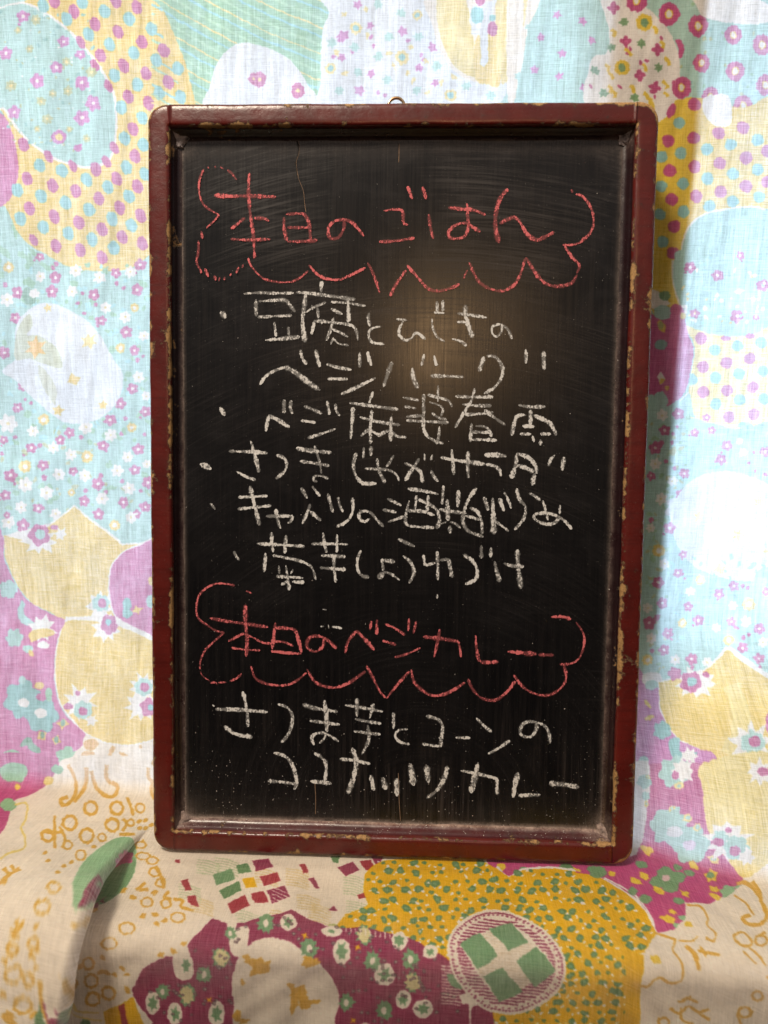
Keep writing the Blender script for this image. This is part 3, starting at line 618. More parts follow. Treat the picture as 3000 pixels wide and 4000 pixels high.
# --- cream cloth lower left
frame(0, 3000, 1.659)
blob(CRM, '345,45 290,120 180,180 90,215 60,300 20,400 -60,440 -60,1800 400,1800 1400,1500 1500,600 1010,560 1000,0 700,-80 420,-60')
blob(MAG, '-60,-60 350,-60 350,40 290,118 180,178 85,212 60,300 20,400 -60,430')
ell(GRP, 90, 30, 90, 66); ell(GRP, 50, 240, 50, 44); ell(YEL, 310, 85, 36, 26, -30); ell(YEL, 112, 125, 20); ell(GRP, 370, 10, 40, 30)
for s in ('440,-20 480,60 490,150 450,225 405,240 392,205 440,190', '560,0 560,60 540,140 480,220', '590,20 620,120 680,180 740,180 760,120 720,95', '690,-20 685,60 715,105', '960,0 960,60 985,90 980,150 1000,200'): line(OCH, s, 24)
for q in ((585,260,44),(755,260,42),(450,355,46),(725,370,42),(560,440,46),(305,440,38)): ring(OCH, q[0], q[1], q[2], 20)
for q in ((905,260,30),(435,500,28),(660,450,26),(520,565,34),(845,355,22)): ring(OCH, q[0], q[1], q[2], 13)
for s in ('350,310 352,420 355,520', '285,412 350,420 410,410', '380,380 420,460 400,520', '820,190 850,260 860,310', '790,330 820,360 790,410', '770,430 870,430', '930,470 880,520 860,525'): line(OCH, s, 20)
for q in ((410,635),(605,510),(900,345),(905,390),(940,340),(980,370),(290,550),(310,600),(225,1035),(945,390),(370,675),(460,610)): ell(OCH, q[0], q[1], 18, 12, -20)
line(YELP, '90,240 170,230 165,330 135,390 160,450 150,520 60,550 0,590', 12)
for q in ((345,770,46,.8),(270,905,50,.95)): ring(OCH, q[0], q[1], q[2], 18, q[3])
for s in ('-20,760 60,690 130,650', '20,650 60,690', '70,630 90,680', '0,730 40,740', '60,1110 100,1060 150,1010', '100,990 110,1050', '60,1050 100,1080', '70,1100 130,1090'): line(OCH, s, 24)
for q in ((80,1340,54),(180,1380,34),(145,1540,56),(210,1160,40),(75,1180,34)): ring(OCH, q[0], q[1], q[2], 22)
for q in ((455,1400,40),(590,1380,44),(700,1460,42),(440,1500,40),(600,1500,44),(570,1270,36)): ring(OCH, q[0], q[1], q[2], 18)
for q in ((200,1240,30),(30,1250,30),(230,1300,20),(250,1400,24),(20,1480,26),(60,1620,60),(220,1600,30),(690,1330,26),(790,1300,20),(820,1340,18),(740,1340,20),(820,1440,30),(650,1320,22),(380,1340,24),(410,1240,18),(520,1290,26)): ell(OCH, q[0], q[1], q[2], q[2] * .6, random.uniform(-60, 60), wob=.2)
blob(GRP, '470,915 465,760 530,620 640,520 740,458 830,448 872,485 880,600 865,690 800,790 700,862 600,905 520,940')
blob(GRN, '510,925 560,820 640,720 700,650 790,560 870,590 860,690 800,790 700,858 600,900')  # lower leaf darker: shade beside the fold painted into its one green
petal(MAG, 815, 578, 48, 5, .35); ell(MAGP, 765, 605, 18); star(MAR, 610, 838, 90, 9, .55, .7); ell(MAR, 590, 760, 20, 26); ell(MAR, 515, 905, 24, 18); ell(MAR, 640, 705, 10, 20)
for q in ((910,500,36,.6),(925,572,44,.55),(1000,675,36,.8),(1040,745,32,.9),(950,870,38,.8),(1072,880,32,.9),(1150,970,44,.75),(820,1040,52,.7),(705,1140,50,.75),(985,600,40,.6)): ring(OCH, q[0], q[1], q[2], 15, q[3])
for s in ('880,790 940,745', '1000,640 1040,700 1060,780', '1090,800 1060,840 1110,850', '1120,850 1180,860 1170,900 1250,925', '900,790 960,790'): line(OCH, s, 20)
for q in ((1000,810),(925,960),(1000,950),(1010,1010),(1060,990),(615,920),(480,1015),(800,795),(660,1230),(1040,1210),(1030,1275),(860,840),(1120,1190),(1190,1140)): ell(OCH, q[0], q[1], 22, 15, random.uniform(-40, 40), wob=.2)
blob(GRD, '250,1560 300,1500 410,1515 380,1600 330,1700 200,1750'); ell(MAR, 340, 1600, 36, 26); ell(MAR, 285, 1520, 26, 16)
poly(MUS, '670,1580 860,1490 950,1700 690,1760'); poly(RED, '765,1545 800,1530 850,1740 810,1740'); ell(GRD, 550, 1660, 30)
line(YELP, '420,1540 500,1580 640,1590', 10); line(YELP, '420,1580 520,1620 660,1640', 10)
# --- checked area under the board
frame(700, 3200, 1.659)
for cx, cy, n_, cc in ((760,330,7,0),(180,270,6,1),(140,520,6,0),(560,330,6,0),(300,260,6,1),(650,600,8,0),(1130,370,8,1),(430,600,6,1),(900,560,7,0),(1150,540,6,1),(830,500,6,0),(60,430,6,1)):
    for k in range(n_): line((S2L(226, 204, 150), S2L(196, 206, 170))[cc], [(cx - 70, cy + k * 17 - 8), (cx, cy + k * 17), (cx + 80, cy + k * 17 + 28)], 7, 4)
for c, s in ((GRN,'215,360 340,320 360,390 240,430'),(GRD,'365,300 440,285 465,340 385,355'),(MAR,'470,270 575,255 605,310 495,340'),(RED,'520,375 630,345 655,400 545,435'),(MUS,'405,385 480,375 500,440 430,445'),(GRD,'255,465 385,400 400,460 290,520'),(RED,'310,550 425,490 457,560 340,615'),(RED,'460,480 545,465 575,540 490,545'),(MAR,'565,465 680,432 717,505 600,548'),(RED,'775,295 812,288 836,345 805,352'),(MAR,'835,385 868,378 907,445 880,452'),(MAR,'1022,315 1120,275 1168,330 1075,372'),(RED,'1165,275 1240,262 1267,325 1210,332'),(RED,'1150,490 1245,468 1255,500 1165,517'),(MAR,'960,592 1000,560 1026,594'),(RED,'8,400 50,388 80,460 38,467'),(RED,'48,500 102,495 124,572 95,560 60,540'),(RED,'-30,265 0,262 4,285 -30,280'),(GRD,'980,240 1040,240 1030,285 1000,282'),(MAR,'1240,240 1320,240 1300,290 1270,290')): poly(c, s)
for k in range(6): line(CRM, [(600, 440 + 22 * k), (720, 490 + 26 * k)], 5, 3)
# yellow spotted field
frame(1600, 3200, 1.659)
YF = '-170,270 -240,300 -290,360 -300,470 -270,560 -420,620 -500,720 -300,760 -100,800 60,960 210,1180 400,1220 420,1500 1480,1500 1500,1327 1482,1200 1490,1060 1515,940 1500,900 1560,850 1595,740 1525,600 1400,478 1250,388 1100,343 900,318 730,333 640,380 560,318 500,290 440,250 0,250'
poly(MAG, '470,180 1300,180 1300,420 900,420 640,420 520,330')
ell(YEL, 590, 310, 34, 24); ell(GRN, 740, 330, 34, 20); ell(GRD, 1010, 325, 50, 40)
blob(WHT, '560,305 640,370 725,322 900,306 1105,331 1258,376 1412,468 1540,595 1610,740 1575,860 1500,905 1000,900 600,500')
poly(MUS, YF)
_yp = np.array(P_(YF))
def inside(px_, x, y):
    c = False; n = len(px_); j = n - 1
    for i in range(n):
        if (px_[i][1] > y) != (px_[j][1] > y) and x < (px_[j][0] - px_[i][0]) * (y - px_[i][1]) / (px_[j][1] - px_[i][1]) + px_[i][0]: c = not c
        j = i
    return c
for gy in np.arange(285, 1420, 60):
    for gx in np.arange(-460, 1560, 92):
        x = gx + random.uniform(-26, 26) + (44 if int((gy-285) / 60) % 2 else 0); y = gy + random.uniform(-14, 14)
        if not inside(_yp, x, y): continue
        if random.random() < .62: ell(GRD, x, y, random.uniform(24, 32), random.uniform(18, 24), random.uniform(-40, 50), 10, .13); ell(GRN, x, y, 12, 9, 0, 8)
        else: ell(GRD, x, y, 16, 12, 0, 8, .15)
        ell(WHT, x + random.uniform(22, 40), y + random.uniform(14, 30), 14, 8, random.uniform(-60, 60), 7, .3)
        if random.random() < .5: ell(WHT, x - random.uniform(22, 40), y + random.uniform(-20, 20), 9, 6, 0, 7, .3)
ell(YG, -500, 690, 34, 12)
# maroon flowered shape
frame(700, 3200, 1.659)
poly(MAR, '210,648 320,680 382,676 440,665 540,632 650,615 720,586 800,630 940,688 1060,708 1190,700 1370,740 1470,765 1560,808 1640,850 1730,905 1800,960 1860,940 1870,1170 2030,1215 2040,1500 -100,1500 -180,1330 -50,1190 -10,1020 60,940 70,880 52,815 150,710')
poly(MAR, '60,900 -90,890 -245,968 -260,1010 -306,1110 -300,1150 -220,1260 -120,1400 0,1500 300,1500')
blob(CRM, '0,870 60,880 85,940 95,1000 60,1040 0,1040 -35,990 -42,900')
blob(CRM, '440,830 500,785 600,765 700,790 800,850 900,930 980,1020 1025,1110 1032,1200 1005,1290 960,1400 400,1400 352,1200 340,1060 380,900')
blob(CRM, '385,705 448,700 440,830 400,890 345,880 325,820 335,740'); blob(CRM, '320,640 372,640 362,730 325,740 305,700')
for q in ((705,670,54,56),(1050,860,56,86),(1330,1010,68,72),(985,728,66,38),(1450,1170,52,60),(1578,1230,66,62),(42,950,50,74),(240,1262,55,82),(1425,790,52,62),(1625,860,50,46),(1205,1360,50,40),(-175,1195,48,74),(-30,1260,48,74)):
    ell(CRM, *q, wob=.03); star(GRN, q[0], q[1], min(q[2], q[3]) * .72, 6, .55, q[3] / q[2])
for q in ((560,675,60),(160,1010,54),(840,840,62),(1250,920,58),(1495,910,64),(1080,1190,58),(1325,1240,62),(-110,1120,50),(330,740,44),(-100,1420,50),(1560,730,20)):
    star(GRN, q[0], q[1], q[2], 10, .72, 1.15); ell(CRM, q[0], q[1], q[2] * .30, q[2] * .42)
for q in ((270,900,58),(50,1140,56),(1510,1060,56),(1195,750,54),(400,1230,0)):
    if q[2]: star(GRN, q[0], q[1], q[2] * 1.1, 10, .74, 1.2); star(S2L(226, 214, 160), q[0], q[1], q[2] * .9, 9, .75, 1.2)
_mp = P_('230,690 700,620 1200,730 1700,930 1800,1200 1900,1400 1060,1400 1060,1150 960,940 700,740 560,730 430,760 360,900 330,1100 360,1400 -60,1400 -280,1120 60,1060 110,900 80,820')
for _ in range(260):
    x, y = random.uniform(-280, 1950), random.uniform(640, 1380)
    if inside(_mp, x, y): ell(S2L(92, 70, 76), x, y, 13, 11, 0, 8); ell(S2L(196, 176, 168), x, y, 6, 5, 0, 8)
for q in ((490,930,60,36),(520,975,66,30),(440,900,20,16),(850,930,60,26),(830,900,24,18),(760,1130,66,40),(800,1180,40,60),(720,1080,34,16),(850,1190,70,14),(410,1060,22,18),(380,1270,26,40),(420,1310,30,16),(740,1200,20,60)): ell(OCH, q[0], q[1], q[2], q[3], random.uniform(-30, 30), 12, .25)
for q in ((195,1175),(815,760),(1155,830),(1125,1310)): star(MUS, q[0], q[1], 26, 4, .35)
for k in range(10): line(CRM, [(1075 + k * 32, 700 + k * 4), (1078 + k * 32, 735 + k * 5)], 6, 2)
# the striped disc
frame(1600, 3200, 1.659)
for k in range(13): line(CRM, [(205, 955 + k * 20), (330, 965 + k * 20)], 8, 2)
blob(GRN, '240,1010 300,1020 340,1100 270,1080'); blob(CRM, '330,1140 420,1120 440,1200 400,1240 395,1400 385,1400 380,1210 340,1200')
DISC = '500,588 600,592 700,620 860,710 980,840 1012,960 980,1090 880,1190 740,1255 600,1268 450,1215 330,1090 262,960 243,800 300,690 400,620'
blob(CRM, DISC)
_dp = smooth_closed(P_(DISC)); _dc = _dp.mean(0); _di = _dc + (_dp - _dc) * 0.84; _dm = _dc + (_dp - _dc) * 0.93
for k in range(34):
    y = 600 + k * 20.5
    xs = [x for x in range(230, 1030, 6) if inside(_di, x, y + (x - 600) * .10)]
    if len(xs) > 2: line(MAR, [(xs[0], y + (xs[0] - 600) * .10), ((xs[0] + xs[-1]) / 2, y + ((xs[0] + xs[-1]) / 2 - 600) * .10 + 3), (xs[-1], y + (xs[-1] - 600) * .10)], 10.5, 8)
for i in range(0, len(_dm), 1):
    ell(MAR, _dm[i][0], _dm[i][1], 9, 6, 0, 8)
for i in range(0, len(_dm), 2):
    q = _dc + (_dm[i] - _dc) * .955; ell(MAR, q[0], q[1], 8, 6, 0, 8)
poly(CRM, '650,668 945,975 580,1190 320,810')
for k in range(28): 
    y = 690 + k * 18; xs = [x for x in range(320, 950, 6) if inside(P_('650,668 945,975 580,1190 320,810'), x, y + (x - 600) * .10)]
    if len(xs) > 4: line(S2L(214, 192, 160), [(xs[0], y + (xs[0] - 600) * .1), (xs[-1], y + (xs[-1] - 600) * .1)], 5, 6)
for s in ('505,715 650,668 768,800 640,857', '320,810 450,735 572,890 440,977', '690,920 820,828 945,975 810,1092', '475,1022 600,960 732,1120 580,1192'): poly(GRN, s)
# --- right: magenta shape and cream with ochre curls
frame(2200, 3000, 2.0737)
poly(MAG, '100,790 300,720 590,690 650,560 680,300 700,200 640,-40 1160,-40 1135,200 1150,400 1195,560 1350,780 1460,890 1440,950 1395,985 1280,1050 1190,1095 1100,1108 985,1090 990,1200 960,1262 880,1312 770,1338 742,1300 700,1200 600,1060 450,960 330,900 200,862 100,850')
for s in ('742,1300 700,1195 600,1052 450,950 330,890',): line(WHT, s, 14)
poly(WHT, '560,-60 690,-60 700,200 675,330 672,420 640,590 590,700 540,720')
petal(GRN, 842, 905, 150, 4, .38, sq=.75); ell(S2L(222, 190, 190), 828, 893, 36, 28)
for q in ((632,782,52,32),(565,1002,40,32),(665,1062,50,38),(925,808,40,26),(1020,850,50,26),(275,842,80,52),(938,1080,52,30)): ell(GRN, q[0], q[1], q[2], q[3], 15, 14, .1)
for q in ((585,915,50,24),(655,880,44,24),(765,990,50,22),(980,1018,34,18),(385,855,32,20),(850,1228,62,30),(882,1165,32,18),(1230,1040,50,24),(1225,980,44,22),(680,665,56,32),(1060,800,46,26),(110,822,36,14)): ell(YEL, q[0], q[1], q[2], q[3], 25, 12, .2)
star(YEL, 1195, 872, 60, 5, .6); ell(GRN, 1190, 868, 30, 26); petal(GRP, 1330, 1000, 70, 5, .3, sq=.8); ell(GRP, 1420, 965, 34, 20); ell(GRP, 970, 1215, 40, 22); ell(GRP, 920, 1275, 34, 16)
petal(MNT, 860, 470, 170, 7, .28, .4); petal(MNT, 1030, 615, 165, 6, .25, 1.1); ell(BLU, 900, 520, 70, 44); ell(S2L(224, 206, 226), 1020, 625, 56, 44); petal(MNT, 655, 110, 64, 5, .2); petal(MNT, 900, 40, 140, 7, .3); star(WHT, 960, 30, 110, 8, .6); ell(MAG, 905, 65, 26, 32); petal(MNT, 670, 230, 36, 5, .2)
for q in ((1005,400,42,34),(935,150,36,28),(878,332,28,28),(1085,480,36,50),(1215,740,54,30),(685,75,24,12),(672,290,16,22)): ell(YELP, q[0], q[1], q[2], q[3], 20, 12, .2); ell(MNT, q[0], q[1], q[2] * .5, q[3] * .5)
blob(YELP, '1135,-40 1800,-60 1800,900 1480,900 1350,775 1190,555 1145,400 1130,200')
star(WHT, 1330, 600, 215, 10, .62, .85); petal(MNT, 1400, 650, 110, 6, .25); petal(MNT, 1270, 570, 70, 6, .25); ell(MAG, 1252, 600, 46, 34); ell(MAG, 1388, 672, 46, 42); ell(MAG, 1335, 505, 25, 20); star(WHT, 1480, 720, 80, 7, .6); star(WHT, 1590, 40, 120, 8, .6); ell(MAG, 1620, 30, 50, 36)
blob(CRM, '1450,920 1500,885 1800,860 1800,2400 630,2400 615,2100 620,1900 640,1600 610,1520 660,1480 745,1350 880,1320 985,1210 1010,1095 1200,1100 1290,1060 1400,990')
poly(MUS, '560,1500 655,1520 650,1600 630,1700 618,1900 612,2200 480,2200 480,1500')
for s, w in (('1400,940 1470,930 1560,1000 1610,1100 1645,1200 1590,1270 1490,1260 1448,1215 1510,1190', 30), ('1530,920 1580,990 1600,1060', 34), ('1380,1030 1480,1100 1545,1190', 18), ('1000,1110 1110,1122 1162,1200 1160,1270 1232,1340 1222,1400 1150,1378', 15), ('740,1340 890,1385 905,1400 890,1480 960,1590 955,1710 870,1742 770,1700 690,1760 630,1775', 17), ('930,1400 1050,1400 1080,1360', 13), ('985,1440 1060,1510 1100,1640', 36), ('1090,1480 1180,1500 1265,1520', 24), ('1110,1450 1150,1520', 26), ('1370,1370 1450,1330 1530,1420 1450,1440 1380,1380', 18), ('1500,1450 1580,1520 1640,1600', 16), ('1450,1480 1560,1590', 14), ('1560,1370 1640,1330', 22)): line(OCH, s, w)
for q in ((1010,1265,30,24),(745,1550,46,30)): ell(YEL, q[0], q[1], q[2], q[3], 30, 12, .15)
for q in ((1600,1400,50),(1570,1845,44),(1470,1980,52),(810,2060,46)): ring(OCH, q[0], q[1], q[2], 22, .85)
for s in ('860,1950 940,1990 1010,1930 1100,1980 1180,1950', '930,1900 1000,1870 1090,1900', '990,1860 1030,1850', '950,1940 960,2040 1050,2074', '1100,1990 1180,2040', '1400,1990 1440,2074', '1640,1700 1700,1720'): line(OCH, s, 20)

# the batch inversion of every outline into cloth coordinates, then scan-fill
allp = np.concatenate([j[0] for j in JOBS]); uvp = inv(allp)
tx = (uvp[:, 0] - U0) / TEX; ty = (VL - uvp[:, 1]) / TEX
tex = np.empty((TH, TW, 3), np.float32); tex[:] = MNT
tex[:int((VL - 0.60) / TEX)] = CRM
resid = np.hypot(*(project(surf(uvp[:, 0], uvp[:, 1])) - allp).T)
def fill(X, Y, c):
    y0, y1 = max(0, int(math.ceil(Y.min() - .5))), min(TH - 1, int(math.floor(Y.max() - .5)))
    if y1 < y0: return
    X2, Y2 = np.roll(X, -1), np.roll(Y, -1)
    for r in range(y0, y1 + 1):
        yy = r + .5; m = (Y > yy) != (Y2 > yy)
        if not m.any(): continue
        xs = np.sort(X[m] + (yy - Y[m]) * (X2[m] - X[m]) / (Y2[m] - Y[m]))
        for k in range(0, len(xs) - 1, 2):
            a, b = max(0, int(math.ceil(xs[k] - .5))), min(TW, int(math.floor(xs[k + 1] - .5)) + 1)
            if b > a: tex[r, a:b] = c
i0 = 0
for P, c in JOBS:
    n = len(P)
    if resid[i0:i0 + n].max() > 60 : i0 += n; continue
    fill(tx[i0:i0 + n], ty[i0:i0 + n], c); i0 += n
# bleeding, wobbly edges of hand printing
def lownoise(step, seed):
    r = np.random.default_rng(seed).normal(0, 1, (TH // step + 3, TW // step + 3)).astype(np.float32)
    yi = np.arange(TH) / step; xi = np.arange(TW) / step
    y0 = yi.astype(int); x0 = xi.astype(int); fy = (yi - y0)[:, None].astype(np.float32); fx = (xi - x0)[None].astype(np.float32)
    A = r[y0][:, x0]; B = r[y0][:, x0 + 1]; C = r[y0 + 1][:, x0]; D = r[y0 + 1][:, x0 + 1]
    return (A * (1 - fx) + B * fx) * (1 - fy) + (C * (1 - fx) + D * fx) * fy
dx = (lownoise(2, 1) * 0.55 + lownoise(9, 2) * 0.8); dy = (lownoise(2, 3) * 0.55 + lownoise(9, 4) * 0.8)
yy = np.clip(np.arange(TH)[:, None] + dy, 0, TH - 1).astype(np.int32); xx = np.clip(np.arange(TW)[None] + dx, 0, TW - 1).astype(np.int32)
tex = tex[yy, xx]
tex *= (1 + 0.025 * lownoise(3, 5) + 0.03 * lownoise(60, 6))[..., None]
for ax in (0, 1): tex = (tex + np.roll(tex, 1, ax) + np.roll(tex, -1, ax)) / 3
img = bpy.data.images.new('cloth_print', TW, TH, alpha=False, float_buffer=False)
buf = np.ones((TH, TW, 4), np.float32); buf[..., :3] = np.clip(tex, 0, 1)
img.pixels.foreach_set(buf.ravel()); img.update()
del buf, dx, dy, yy, xx

def mat_cloth():
    t = NT('printed_cotton')
    uvn = t.n('ShaderNodeUVMap'); uvn.uv_map = 'UVMap'; uv = uvn.outputs[0]
    im = t.n('ShaderNodeTexImage', image=img, interpolation='Linear', extension='EXTEND'); t.set(im.inputs[0], uv)
    C = im.outputs['Color']
    warp = t.noise(t.scalev(uv, (2700, 60, 1)), 1.0, 3, 0.7); weft = t.noise(t.scalev(uv, (52, 2500, 1), rot=(0, 0, 0.03)), 1.0, 3, 0.7)
    warp2 = t.noise(t.scalev(uv, (420, 9, 1)), 1.0, 3, 0.6); blot = t.noise(uv, 40, 3, 0.6)
    w = t.math('ADD', t.math('MULTIPLY', warp, 0.5), t.math('MULTIPLY', weft, 0.5))
    thin = t.ramp(w, 0.40, 0.60)                        # open weave: more light between the threads
    T1 = t.mix(t.math('ADD', 0.44, t.math('MULTIPLY', thin, 0.30)), C, (0.90, 0.90, 0.98))
    val = t.math('ADD', t.math('MULTIPLY', thin, 0.60), t.math('ADD', t.math('MULTIPLY', t.ramp(warp2, .3, .7), 0.34), t.math('MULTIPLY', t.ramp(blot, .3, .7), 0.22)))
    val = t.math('ADD', val, 0.34)
    hs = t.n('ShaderNodeVectorMath', operation='SCALE'); t.set(hs.inputs[0], T1); t.set(hs.inputs['Scale'], val)
    D1 = t.mix(t.math('MULTIPLY', thin, 0.13), C, t.mix(0.5, C, (0.55, 0.45, 0.35)))
    bmp = t.bump(w, 0.0004, 0.5)
    df = t.n('ShaderNodeBsdfDiffuse'); t.set(df.inputs['Color'], D1); t.set(df.inputs['Normal'], bmp)
    tr = t.n('ShaderNodeBsdfTranslucent'); t.set(tr.inputs['Color'], hs.outputs[0]); t.set(tr.inputs['Normal'], bmp)
    mx = t.n('ShaderNodeMixShader'); mx.inputs[0].default_value = 0.5; t.set(mx.inputs[1], df.outputs[0]); t.set(mx.inputs[2], tr.outputs[0])
    return t.done(mx.outputs[0])
M_cloth = mat_cloth()
NU, NV = 640, 640
ug = np.concatenate([np.linspace(U0, -0.215, 130, endpoint=False), np.linspace(-0.215, -0.125, 170, endpoint=False), np.linspace(-0.125, U1, NU - 300)])
_vmid = ZT - TZ - 0.03
vg = np.concatenate([np.linspace(0, _vmid, 260, endpoint=False), np.linspace(_vmid, VL, NV - 260)])
uu, vv = np.meshgrid(ug, vg, indexing='ij')
P = surf(uu, vv).reshape(-1, 3)
uvc = np.stack([(uu - U0) / (U1 - U0), 1 - vv / VL], -1).reshape(-1, 2)
cloth = mesh_obj('printed_cloth', P, grid_faces(NU, NV), M_cloth, None, True, uv=uvc)
tag(cloth, 'thin cotton cloth printed with yellow, mint and magenta flowers behind and under the chalkboard', 'cloth')

# ------------------------------------------------------------------ the chalkboard
board = bpy.data.objects.new('chalkboard', None); col.objects.link(board)
board.rotation_euler = (math.pi / 2 - LEAN, 0, 0)
tag(board, 'leaning menu chalkboard in a chipped dark red lacquered frame with Japanese chalk writing', 'chalkboard')
hw, hh, FW, RC, THK, DEP = BW / 2, BH / 2, 0.0132, 0.0115, 0.020, 0.0092
def lnoise(x, y, s): return math.sin(x * 91 + s) * .5 + math.sin(y * 73 + s * 2.1) * .5 + math.sin((x + y) * 210 + s * 3) * .3 + math.sin((x - y) * 480 + s) * .15
def loop_pts():
    """(outer point, inner point, side) all the way round; sides: 0 top rail, 1 right stile, 2 bottom rail, 3 left stile"""
    out = []
    ix, iy = hw - FW, hh - FW
    n1, n2, nc = 110, 170, 12
    def corner(sx, sy, start):   # outer path from the rail joint round the corner to the stile's straight part
        pts = [(ix * sx, hh * sy)]
        cx, cy = (hw - RC) * sx, (hh - RC) * sy
        for k in range(nc + 1):
            a = math.pi / 2 * k / nc
            pts.append((cx + sx * RC * math.sin(a), cy + sy * RC * math.cos(a)))
        pts.append((hw * sx, iy * sy))
        return pts if start else pts[::-1]
    top = [((-ix + 2 * ix * k / n1, hh), (-ix + 2 * ix * k / n1, iy)) for k in range(n1 + 1)]
    right = [(p, (ix, iy)) for p in corner(1, 1, True)] + [((hw, iy - 2 * iy * k / n2), (ix, iy - 2 * iy * k / n2)) for k in range(1, n2)] + [(p, (ix, -iy)) for p in corner(1, -1, False)]
    bot = [((ix - 2 * ix * k / n1, -hh), (ix - 2 * ix * k / n1, -iy)) for k in range(n1 + 1)]
    left = [(p, (-ix, -iy)) for p in corner(-1, -1, True)] + [((-hw, -iy + 2 * iy * k / n2), (-ix, -iy + 2 * iy * k / n2)) for k in range(1, n2)] + [(p, (-ix, iy)) for p in corner(-1, 1, False)]
    return top, right, bot, left
# profile: t = 0 outer edge .. 1 inner edge of the face, h = height, wear
prof = [(0.10, -THK, 0.2), (0.0, -THK + .002, 0.3), (0, -0.012, .25), (0, -0.006, .35), (0.0, -0.0028, .8), (0.035, -0.0012, 1.0), (0.10, -0.0004, .9), (0.20, -0.0001, .45), (0.32, 0, 0.05), (0.5, 0, 0.0), (0.68, 0, 0.0), (0.76, 0, .05), (0.84, -0.0001, .42), (0.90, -0.0003, .72), (0.965, -0.0009, 1.0), (1.0, -0.0020, .9), (1.0, -0.0034, 0.55), (0.985, -0.0052, .1)]
def rail(name, seg, trim, seed):
    vs, wear, dust = [], [], []
    N = len(seg); m = len(prof)
    for i, (o, q) in enumerate(seg):
        for (tq, h, w) in prof:
            x = o[0] + (q[0] - o[0]) * tq; y = o[1] + (q[1] - o[1]) * tq
            j = lnoise(x, y, seed) * 0.00022
            L = math.hypot(o[0], o[1]); x += o[0] / L * j; y += o[1] / L * j
            if trim: x = max(-(hw - FW) + trim, min((hw - FW) - trim, x))
            vs.append((x, y + hh, h + 0.00012 * lnoise(x * 1.7, y * 1.3, seed + 4)))
            cl = max(0, 1 - math.hypot(abs(o[0]) - hw, abs(o[1]) - hh) / 0.03)      # corners and knocks wear most
            wear.append(w * (0.80 + 0.45 * cl + (0.5 * cl if o[0] > 0 and o[1] > 0 else 0)) + (0.10 if tq > .8 and abs(o[0]) > hw - .001 else 0)); dust.append(0.03 if o[1] < 0 and h < -.001 else 0.0)
    fs = []
    for i in range(N - 1):
        for k in range(m - 1):
            a = i * m + k; fs.append((a, a + 1, a + m + 1, a + m))
        fs.append((i * m + m - 1, i * m, i * m + m, i * m + m + m - 1))
    fs.append(tuple(range(m))); fs.append(tuple(range((N - 1) * m, N * m))[::-1])
    ob = mesh_obj(name, vs, fs, M_frame, board, True, {'wear': wear, 'dust': dust})
    md = ob.modifiers.new('n', 'EDGE_SPLIT') if False else None
    return ob
top, right, bot, left = loop_pts()
rail('top_rail', top, 0.00012, 1); rail('right_stile', right, 0, 2); rail('bottom_rail', bot, 0.00012, 3); rail('left_stile', left, 0, 4)
# moulding strips stepping down to the panel
mprof = [(0.0000, -0.0028, .0, .0), (0.0004, -0.0042, .1, .0), (0.0011, -0.0050, .25, 0.02), (0.0017, -0.0058, .05, .05), (0.0022, -0.0070, 0, .05), (0.0029, -0.0081, 0, .14), (0.0038, -0.0088, 0, .5), (0.0052, -0.00925, 0, 1.0)]
def moulding(side):
    vs, wear, dust = [], [], []; n = 120; m = len(mprof)
    for i in range(n + 1):
        f = -1 + 2 * i / n
        for (ins, h, w, d) in mprof:
            X, Y = hw - FW + 0.0002 - ins, hh - FW + 0.0002 - ins
            x, y = {'t': (f * X, Y), 'b': (-f * X, -Y), 'r': (X, -f * Y), 'l': (-X, f * Y)}[side]
            z = h + 0.00018 * lnoise(x, y, 9) * (ins / .004)
            vs.append((x, y + hh, z)); wear.append(w)
            k = {'t': .08, 'b': 1.0, 'r': .26, 'l': .24}[side] * (0.35 if y > 0.12 and side in 'lr' else 1)
            cd = max(0, 1 - math.hypot(abs(x) - hw + FW, abs(y) - hh + FW) / 0.018)
            dust.append(min(1, d * k * 1.1 + cd * (0.55 if y < 0 else .22)))
    fs = [(i * m + k, i * m + k + 1, (i + 1) * m + k + 1, (i + 1) * m + k) for i in range(n) for k in range(m - 1)]
    return mesh_obj('moulding_strip', vs, [f[::-1] for f in fs] if False else fs, M_mould if side == 'b' else M_mould_shaded, board, True, {'wear': wear, 'dust': dust})
for s in 'trbl': moulding(s)
# panel
PX, PY = hw - FW - 0.0046, hh - FW - 0.0046
nx, ny = 190, 290
gx, gy = np.meshgrid(np.linspace(-PX, PX, nx), np.linspace(-PY, PY, ny), indexing='ij')
dl, dr, db, dt = gx + PX, PX - gx, gy + PY, PY - gy
dust = 0.95 * np.exp(-(db / 0.0013) ** 1.5) + 0.36 * np.exp(-(dl / 0.0010) ** 1.4) + 0.28 * np.exp(-(dr / 0.0013) ** 1.4) + 0.16 * np.exp(-(dt / 0.004))
dust += 0.75 * np.exp(-np.hypot(dl, db) / 0.0038) + 0.70 * np.exp(-np.hypot(dr, db) / 0.0048) + 0.25 * np.exp(-np.hypot(dl, dt) / 0.006) + 0.2 * np.exp(-np.hypot(dr, dt) / 0.008)
dust = np.clip(dust + 0.02 * np.exp(-db / 0.015), 0, 1)
wob = 0.00012 * np.sin(gx * 60 + 1) + 0.0001 * np.sin(gy * 40 + gx * 20)
pz = -DEP + wob
V = np.stack([gx, gy + hh, pz], -1).reshape(-1, 3)
panel = mesh_obj('writing_panel', V, grid_faces(nx, ny), M_panel, board, True, {'dust': dust.ravel()})
box('backing_board', -hw + .006, hw - .006, .006, BH - .006, -THK + .0005, -DEP - .0012, M_wood, board, .0005)
